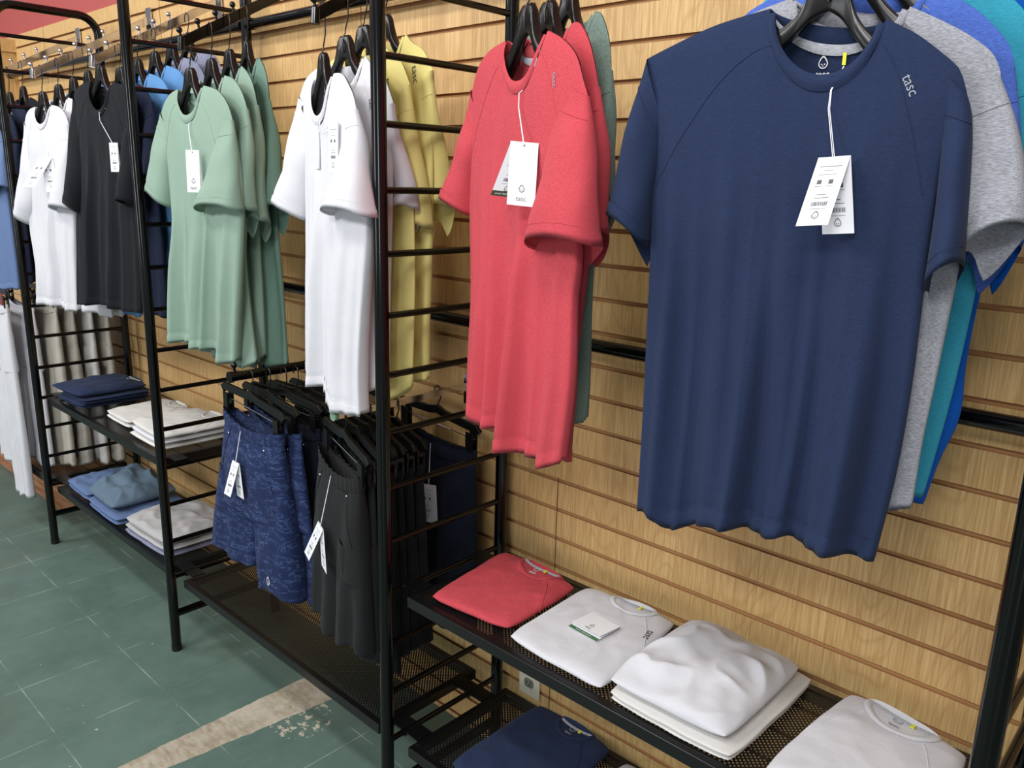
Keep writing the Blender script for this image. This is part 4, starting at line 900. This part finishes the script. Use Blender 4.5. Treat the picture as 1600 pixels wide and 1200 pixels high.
for i, (mt, lb, ln) in enumerate(rowB):
    y = (-.400, -.362, -.330, -.302, -.275, -.248, -.095)[i]; th = R((-14, -16, -12, -14, -12, -10, -2)[i]); x = -.172 - (.0 if i < 6 else .02); hf = .135 if i < 6 else .16
    if i == 6: y = -.095
    clip_hanger(x, y, .965, th, 1.035 + .0115, 'clip hanger of the ' + lb.split(',')[0].split(' with ')[0].replace('second from the wall on the ball ended arm', 'second from the wall'), CH, half=hf, tilt=-.10 if i < 6 else -.05)
    tg = None
    if i == 0: tg = [dict(u=-.002, z=-.155, w=.034, h=.11, A=(-.05, .02), B=(.012, .0), n0=.018, start=(-.002, -.035), roll=R(-18))]
    if i == 6: tg = [dict(u=-.002, z=-.135, w=.040, h=.105, A=(-.003, .006), B=(.006, -.001), n0=.012, start=(.0, -.02), yaw=R(25))]
    legs(x - (.02 if i < 2 else 0), y, .915, th, mt, lb, 'shorts', 'shorts on the chrome arm', W=.125 if i < 6 else .15, H=.15, ln=ln, flare=(.04, -.005) if i < 6 else (.02, .01), seed=120 + i, tilt=-.05, logo=(.06, -ln + .045) if i in (2,) else ((-.10, -ln + .06) if i == 6 else None), tags=tg, dl=.03 if i == 0 else 0, depth=.034 if i == 0 else .021, pocket=i in (0, 1, 6))
# far left trousers
rowC = [(WHITE, 'white trousers in front at far left, one leg slipping off the shelf', .80), (WHITE, 'white trousers second at far left', .76), (BEIGE, 'stone coloured trousers behind the white pairs', .74), (BEIGE, 'stone coloured trousers in the middle of the far left group', .74), (OFFW, 'off white trousers near the wall at far left', .73), (BEIGE, 'stone coloured trousers nearest the wall at far left', .72)]
for i, (mt, lb, ln) in enumerate(rowC):
    y = (-.435, -.35, -.28, -.22, -.155, -.095)[i]; x = (-2.66, -2.62, -2.56, -2.545, -2.52, -2.50)[i]
    clip_hanger(x, y, 1.055, 0, 1.115, 'clip hanger of the ' + lb.split(',')[0].split(' with ')[0].replace('second from the wall on the ball ended arm', 'second from the wall'), CH)
    legs(x, y, 1.01, 0, mt, lb, 'trousers', 'trousers at the far left', W=.15, H=.15, ln=min(ln, 1.01 - .285), crotch=.27, flare=(.04, .02), seed=140 + i, name='trousers', pocket=False, depth=.022, NV=44, dl=0, dr=.135 if i == 0 else 0)
b0 = straight_arm(-2.60, 1.10, -.44, BLACK, 'black straight arm carrying the far left trousers')

# bay beyond the nearest frame
straight_arm(1.385, 1.03, -.40, BLACK, 'black straight arm beyond the nearest side frame')
clip_hanger(1.375, -.30, .955, 0, 1.047, 'clip hanger of the grey olive trousers', CH)
legs(1.375, -.30, .905, 0, OLIVE, 'grey olive trousers hanging at the right edge behind the nearest frame', 'trousers', None, W=.15, H=.16, ln=.52, crotch=.26, flare=(.05, .02), seed=190, name='trousers', pocket=True, depth=.03, NV=40)

# ------------------------------------------------------------------ folded garments lying on the shelves
def folded(name, label, cat, group, cor, z0, th, mat, layers=1, wr=.002, seed=0, neck=None, round_=8, sag=.0, ridge=0.0, logo=True, tape=None, card=None, NX=64, NY=56, rsc=9.0, loop=True, side_logo=None, drape=0.0, flip=False):
    cx = sum(p[0] for p in cor) / 4; cy = sum(p[1] for p in cor) / 4
    root = empty(name, (cx, cy, z0), 0, label, cat, group)
    rr = random.Random(seed); P = [Vector((p[0] - cx, p[1] - cy)) for p in cor]
    def xy(s, t, jit=(0, 0, 0, 0)):
        s2 = s * (1 - .05 * abs(t) ** 5); t2 = t * (1 - .05 * abs(s) ** 5)
        s2 += .012 * noise.noise(Vector((t * 2.2, seed, 3 + jit[0]))) * abs(s); t2 += .015 * noise.noise(Vector((s * 2.4, seed + 9, jit[1]))) * abs(t)
        a = (s2 * (1 + jit[2]) + 1) / 2; b_ = (t2 * (1 + jit[3]) + 1) / 2
        return lerp(lerp(P[0], P[1], a), lerp(P[3], P[2], a), b_)
    def wrk(p, s, t):
        v = Vector((p.x * rsc + seed, p.y * rsc, seed * .37)); n1 = noise.noise(v); n2 = 1 - abs(noise.noise(v * 1.7 + Vector((5, 1, 2)))) * 2.2
        n3 = noise.noise(v * 3.3)
        return wr * (1.2 * n1 + .5 * n3) + ridge * (max(0, n2) ** 1.6 * (.6 + n1) + .25 * n3)
    b = MB(); tops = []
    for L in range(layers):
        jit = (rr.uniform(0, 9), rr.uniform(0, 9), rr.uniform(-.03, .0) if L < layers - 1 else 0, rr.uniform(-.03, 0) if L < layers - 1 else 0)
        top = L == layers - 1
        lt = th / layers; zc = lt * (L + .5)
        for side in (1, -1):
            vs = []
            for j in range(NY + 1):
                tt = math.sin(lerp(-1, 1, j / NY) * PI / 2) * .4 + .6 * lerp(-1, 1, j / NY)
                for i in range(NX + 1):
                    ss = math.sin(lerp(-1, 1, i / NX) * PI / 2) * .4 + .6 * lerp(-1, 1, i / NX)
                    p = xy(ss, tt, jit); prof = max(0, 1 - abs(ss) ** round_) ** .5 * max(0, 1 - abs(tt) ** round_) ** .5
                    z = zc + side * lt * .5 * prof
                    w = wrk(p, ss, tt) * (prof if (top and side > 0) else .35 * prof)
                    if top and side > 0: z += w + sag * prof * (1 - ss * ss) * (1 - tt * tt)
                    elif side < 0 and L == 0: w = 0
                    else: z += .15 * w
                    vs.append(Vector((p.x, p.y, max(0.0006, z))))
            fs = [(j * (NX + 1) + i, j * (NX + 1) + i + 1, (j + 1) * (NX + 1) + i + 1, (j + 1) * (NX + 1) + i) for j in range(NY) for i in range(NX)]
            b.add(vs, fs)
            if top and side > 0: T = BVHTree.FromPolygons([tuple(v) for v in vs], fs)
    b.build('cloth', mat, root, weld=.0005)
    def sf(s, t, off=.001):
        p = lerp(lerp(P[0], P[1], (s + 1) / 2), lerp(P[3], P[2], (s + 1) / 2), (t + 1) / 2)
        h = T.ray_cast(Vector((p.x, p.y, 1)), Vector((0, 0, -1))); z = h[0].z if h[0] else th * .6
        return Vector((p.x, p.y, z + off))
    if neck:
        ns, nt, nw, nd = neck          # centre in s,t (back edge of the opening), half width and depth in s,t
        bb = MB(); rows = []
        for i in range(33):
            a = lerp(0, PI, i / 32); ring = []
            for k in range(5):
                e = lerp(1.0, .80, k / 4)
                q = sf(ns - math.cos(a) * nw * e, nt - math.sin(a) * nd * e, .0012 + .0022 * math.sin(PI * k / 4)); ring.append(q)
            rows.append(ring)
        bb.add([v for q in rows for v in q], [(i * 5 + k, i * 5 + k + 1, (i + 1) * 5 + k + 1, (i + 1) * 5 + k) for i in range(32) for k in range(4)])
        # back part of the collar standing at the top edge
        rows = []
        for i in range(25):
            x = lerp(-1, 1, i / 24); ring = []
            for k in range(4):
                q = sf(ns + x * nw * .97, nt + .0 - .10 * (1 - x * x) * (1 - k / 3) * nd + .02 * k / 3, .0012 + .010 * k / 3 * (1 - x * x) ** .5); ring.append(q)
            rows.append(ring)
        bb.add([v for q in rows for v in q], [(i * 4 + k, i * 4 + k + 1, (i + 1) * 4 + k + 1, (i + 1) * 4 + k) for i in range(24) for k in range(3)])
        bb.build('collar', mat, root)
        bb = MB(); pts = [sf(ns + x * nw * .85, nt - (.10 + .16 * (1 - x * x)) * nd, .0022) for x in [lerp(-1, 1, i / 20) for i in range(21)]]
        bb.tube(pts, (.0032, .0007), flat=(0, 1, 0)); bb.build('neck_tape', tape or TAPE, root)
        if logo:
            g = xform(GD, .016, 0, .008); xform(GTB, .012, 0, -.012, dest=g); c0 = sf(ns, nt - .52 * nd)
            ax = (P[1] - P[0]).normalized(); ay = Vector((-ax.y, ax.x))
            def mp(x, y):
                p = Vector((c0.x, c0.y)) + ax * x + ay * y; h = T.ray_cast(Vector((p.x, p.y, 1)), Vector((0, 0, -1))); return Vector((p.x, p.y, (h[0].z if h[0] else th) + .0015))
            print2d('inner_logo', g, mp, INKL if logo is True else logo, root)
        if loop:
            q = sf(ns + nw * .35, nt - .30 * nd, .003); bb = MB(); bb.box((q.x - .003, q.y - .005, q.z - .001), (q.x + .003, q.y + .005, q.z + .0012)); bb.build('yellow_loop', YEL, root)
        # shoulder seams
        for sg in (-1, 1):
            bb = MB(); pts = [sf(ns + sg * lerp(nw * .75, min(.94, nw * 2.3), k / 12), nt - nd * .75 - lerp(0, 1.0 - .1, (k / 12) ** 1.3) * .9, .0005) for k in range(13)]; bb.tube(pts, .0009, 6); bb.build('seam', mat, root)
    if side_logo:
        s_, t_, rot, sc, mt = side_logo; g = xform(GT, sc, 0, 0, rot); c0 = sf(s_, t_)
        def mp2(x, y):
            h = T.ray_cast(Vector((c0.x + x, c0.y + y, 1)), Vector((0, 0, -1))); return Vector((c0.x + x, c0.y + y, (h[0].z if h[0] else th) + .0012))
        print2d('shoulder_logo', g, mp2, mt, root)
    if card:
        s_, t_, rot, strip, w_, h_ = card; c0 = sf(s_, t_, .004); ca, sa = math.cos(rot), math.sin(rot)
        def q(x, y, dz=0): return (c0.x + x * ca - y * sa, c0.y + x * sa + y * ca, c0.z + .003 + dz)
        t = empty('hang_tag', (0, 0, 0)); t.parent = root
        tag_leaf2(t, [q(-w_ / 2, h_ / 2, .001), q(w_ / 2, h_ / 2, .001), q(-w_ / 2, -h_ / 2 - .012, -.002), q(w_ / 2, -h_ / 2 - .012, -.002)], strip, False)
        tag_leaf2(t, [q(-w_ / 2, h_ / 2, .002), q(w_ / 2, h_ / 2, .002), q(-w_ / 2, -h_ / 2, .004), q(w_ / 2, -h_ / 2, .004)], None, True)
    return root
def tag_leaf2(parent, P4, strip, mark):
    P = [Vector(p) for p in P4]; A, B, Cc, D = P
    b = MB(); dn = Vector((0, 0, -.0004)); q = [A, B, D, Cc]; b.add(q + [v + dn for v in q], [(0, 1, 2, 3), (7, 6, 5, 4), (0, 4, 5, 1), (1, 5, 6, 2), (2, 6, 7, 3), (3, 7, 4, 0)], False)
    o = b.build('card', PAPER, parent); asp = (B - A).length / (Cc - A).length
    f = lambda x, y: lerp(lerp(A, B, x), lerp(Cc, D, x), y) + Vector((0, 0, .0004))
    if mark:
        g = xform(GD, .15); print2d('droplet_print', ([(.5 + x / asp, .70 - y) for x, y in g[0]], g[1]), f, INKD, o)
        g = xform(GT, .15); print2d('brand_print', ([(.5 + x / asp, .92 - y) for x, y in g[0]], g[1]), f, INKD, o)
    if strip:
        print2d('colour_strip', rects([(0, .86, 1, 1.0)]), f, strip, o)
        g = xform(GS, .08); print2d('strip_lettering', ([(.5 + x / asp, .95 - y) for x, y in g[0]], g[1]), lambda x, y: f(x, y) + Vector((0, 0, .0003)), INKL, o)
SZ1, SZ0 = .6595, .2705
FG = 'folded shirts on the front shelf'
folded('folded_shirt', 'folded coral red t-shirt on the front shelf', 'folded shirt', FG, [(.105, -.385), (.322, -.360), (.312, -.118), (.066, -.098)], SZ1, .024, RED, 1, .0022, 1, neck=(.10, .98, .55, .50), round_=7, rsc=11, ridge=.003)
folded('folded_shirt', 'neatly folded white t-shirt with a white and green tag card', 'folded shirt', FG, [(.335, -.380), (.582, -.388), (.556, -.085), (.322, -.095)], SZ1, .022, WHITE, 1, .0016, 2, neck=(.12, .97, .50, .36), round_=8, rsc=9, ridge=.003, logo=None, card=(.05, -.02, R(-4), GREENC, .075, .062), side_logo=(.78, .35, R(-75), .022, INKD))
folded('folded_shirt', 'white folded t-shirt underneath the rumpled white one', 'folded shirt', FG, [(.592, -.392), (.842, -.392), (.848, -.075), (.585, -.08)], SZ1, .020, OFFW, 2, .001, 3, round_=10)
folded('folded_shirt', 'rumpled white t-shirt heaped on top of another white one', 'folded shirt', FG, [(.588, -.385), (.826, -.380), (.826, -.088), (.585, -.080)], SZ1 + .0195, .034, WHITE, 1, .008, 24, round_=5, rsc=6.5, ridge=.017, sag=.020, NX=90, NY=80)
folded('folded_shirt', 'white folded t-shirt at the right end of the front shelf', 'folded shirt', FG, [(.885, -.385), (1.118, -.405), (1.118, -.110), (.910, -.075)], SZ1, .034, WHITE, 1, .0022, 5, neck=(-.05, .94, .62, .42), round_=7, rsc=8, ridge=.003, logo=INKG)
folded('folded_shirt', 'folded navy t-shirt on the lowest front shelf', 'folded shirt', 'folded shirts on the lowest front shelf', [(.175, -.388), (.425, -.395), (.415, -.085), (.178, -.075)], SZ0, .026, NAVY, 1, .0018, 6, neck=(.12, .95, .46, .38), round_=8, rsc=8, ridge=.003, logo=INKG)
folded('folded_shirt', 'folded grey t-shirt on the lowest front shelf beside the navy one', 'folded shirt', 'folded shirts on the lowest front shelf', [(.455, -.385), (.70, -.385), (.70, -.10), (.455, -.095)], SZ0, .024, LGREY, 1, .002, 7, round_=8)
B1 = 'folded shirts on the upper left shelf'
for k, (lb, dx, dy, rt) in enumerate((('folded navy t-shirt at the bottom of the navy stack', 0, 0, 0), ('folded navy t-shirt in the middle of the navy stack', .012, .004, .01), ('folded navy t-shirt on top of the navy stack, white print at its neck', -.012, 0, -.012))):
    folded('folded_shirt', lb, 'folded shirt', B1, [(-2.205 + dx, -.385 + dy + rt), (-1.945 + dx, -.375 + dy), (-1.945 + dx, -.105 + dy), (-2.215 + dx, -.105 + dy)], SZ1 + .0205 * k, .020 if k < 2 else .026, NAVY, 2 if k < 2 else 1, .003, 10 + k, neck=(.2, .96, .48, .38) if k == 2 else None, round_=6, ridge=.004 if k == 2 else 0, NX=40, NY=36, sag=.006 if k == 2 else 0)
for k in range(2):
    folded('folded_shirt', 'folded white t-shirt %s of the small white pile beside the navy stack' % ('at the bottom', 'on top')[k], 'folded shirt', B1, [(-1.80 + .006 * k, -.345), (-1.575, -.350), (-1.565, -.10), (-1.81, -.10)], SZ1 + .0175 * k, .017, OFFW, 1, .002, 15 + k, round_=6, ridge=.004 * k, NX=40, NY=36, neck=(.1, .95, .45, .36) if k else None, logo=None)
for k in range(3):
    folded('folded_shirt', 'folded white t-shirt %s of the larger white pile' % ('at the bottom', 'in the middle', 'on top')[k], 'folded shirt', B1, [(-1.525 + .006 * (k % 2), -.372 + .005 * k), (-1.255, -.375), (-1.250, -.10), (-1.535, -.105)], SZ1 + .0195 * k, .019, (OFFW, WHITE, OFFW)[k], 1, .002, 18 + k, round_=6, ridge=.005 if k == 2 else 0, NX=40, NY=36, neck=(.2, .93, .5, .4) if k == 2 else None, logo=None, tape=OFFW)
B2 = 'rumpled clothes on the lower left shelf'
folded('folded_shirt', 'folded washed blue t-shirt at the left end of the lower shelf', 'folded shirt', B2, [(-2.215, -.378), (-1.97, -.385), (-1.97, -.12), (-2.215, -.12)], SZ0, .038, BLUEW, 2, .005, 25, round_=5, ridge=.012, NX=44, NY=40)
folded('folded_shirt', 'mid blue t-shirt crushed under the slate heap', 'folded shirt', B2, [(-1.945, -.395), (-1.64, -.400), (-1.64, -.12), (-1.945, -.12)], SZ0, .038, BLUEW, 2, .004, 26, round_=5, ridge=.004, NX=44, NY=40)
folded('crumpled_shirt', 'slate blue garment crumpled in a heap on the lower shelf', 'crumpled shirt', B2, [(-1.955, -.385), (-1.68, -.395), (-1.70, -.13), (-1.945, -.13)], SZ0 + .037, .060, SLATE, 1, .012, 27, round_=3, ridge=.022, rsc=8, sag=.03, NX=70, NY=64)
for k, (mt, lb) in enumerate(((LILAC, 'folded lilac grey t-shirt at the bottom of the lower grey pile'), (LGREY, 'folded light grey t-shirt in the middle of the lower grey pile'), (LGREY, 'loosely folded light grey t-shirt on top of the lower grey pile'))):
    folded('folded_shirt', lb, 'folded shirt', B2, [(-1.60 + .01 * k, -.395), (-1.255, -.385), (-1.255, -.12), (-1.60, -.12)], SZ0 + .0225 * k, .022 if k < 2 else .034, mt, 1, .003 + .002 * k, 28 + k, round_=5, ridge=.012 if k == 2 else .0, NX=44, NY=40)

# ------------------------------------------------------------------ camera, light
cam_d = bpy.data.cameras.new('camera'); cam = bpy.data.objects.new('camera', cam_d); C.objects.link(cam)
yaw, pitch, roll, FPX = -.7472251, -.2436490, .0260374, 1265.105
f = Vector((math.sin(yaw) * math.cos(pitch), math.cos(yaw) * math.cos(pitch), math.sin(pitch)))
r_ = Vector((math.cos(yaw), -math.sin(yaw), 0)); u_ = r_.cross(f)
r2 = math.cos(roll) * r_ + math.sin(roll) * u_; u2 = -math.sin(roll) * r_ + math.cos(roll) * u_
M = Matrix((r2, u2, -f)).transposed().to_4x4(); M.translation = (1.32999, -1.455206, 1.560862)
cam.matrix_world = M
cam_d.sensor_width = 36; cam_d.lens = FPX / 1600 * 36; cam_d.clip_start = .02
bpy.context.scene.camera = cam
def area(name, loc, target, size, energy, col=(1, 1, 1), sy=None):
    l = bpy.data.lights.new(name, 'AREA'); l.shape = 'RECTANGLE'; l.size = size; l.size_y = sy or size; l.energy = energy; l.color = col
    o = bpy.data.objects.new(name, l); C.objects.link(o); o.location = loc
    o.rotation_euler = (Vector(target) - Vector(loc)).to_track_quat('-Z', 'Y').to_euler(); return o
for x in (-3.0, -.9, 1.2): area('ceiling_light', (x, -1.6, 3.1), (x, -.3, .8), 1.1, 20, (1, .97, .93), .25)
for x in (-3.4, -1.0, 1.4): area('ceiling_light', (x, -3.3, 3.1), (x, 0, .8), 1.2, 47, (.97, .98, 1), .35)
area('added_fill_light', (-2.6, -7.5, 1.7), (-1, 0, 1), 1.3, 75, (.93, .96, 1), 2.0)  # added lamp, no known window: streaks on the black posts, fill on the lower wall
area('added_fill_light', (4.6, -6.5, 1.7), (.5, 0, 1), 1.3, 75, (.93, .96, 1), 2.0)  # second added lamp for post streaks and fill, from the right
w = bpy.data.worlds.new('world'); bpy.context.scene.world = w; w.use_nodes = True
w.node_tree.nodes['Background'].inputs[0].default_value = (.95, .97, 1, 1); w.node_tree.nodes['Background'].inputs[1].default_value = .30
vs = bpy.context.scene.view_settings; vs.view_transform = 'Standard'; vs.look = 'None'; vs.gamma = 1; vs.use_curve_mapping = False; vs.exposure = -.15
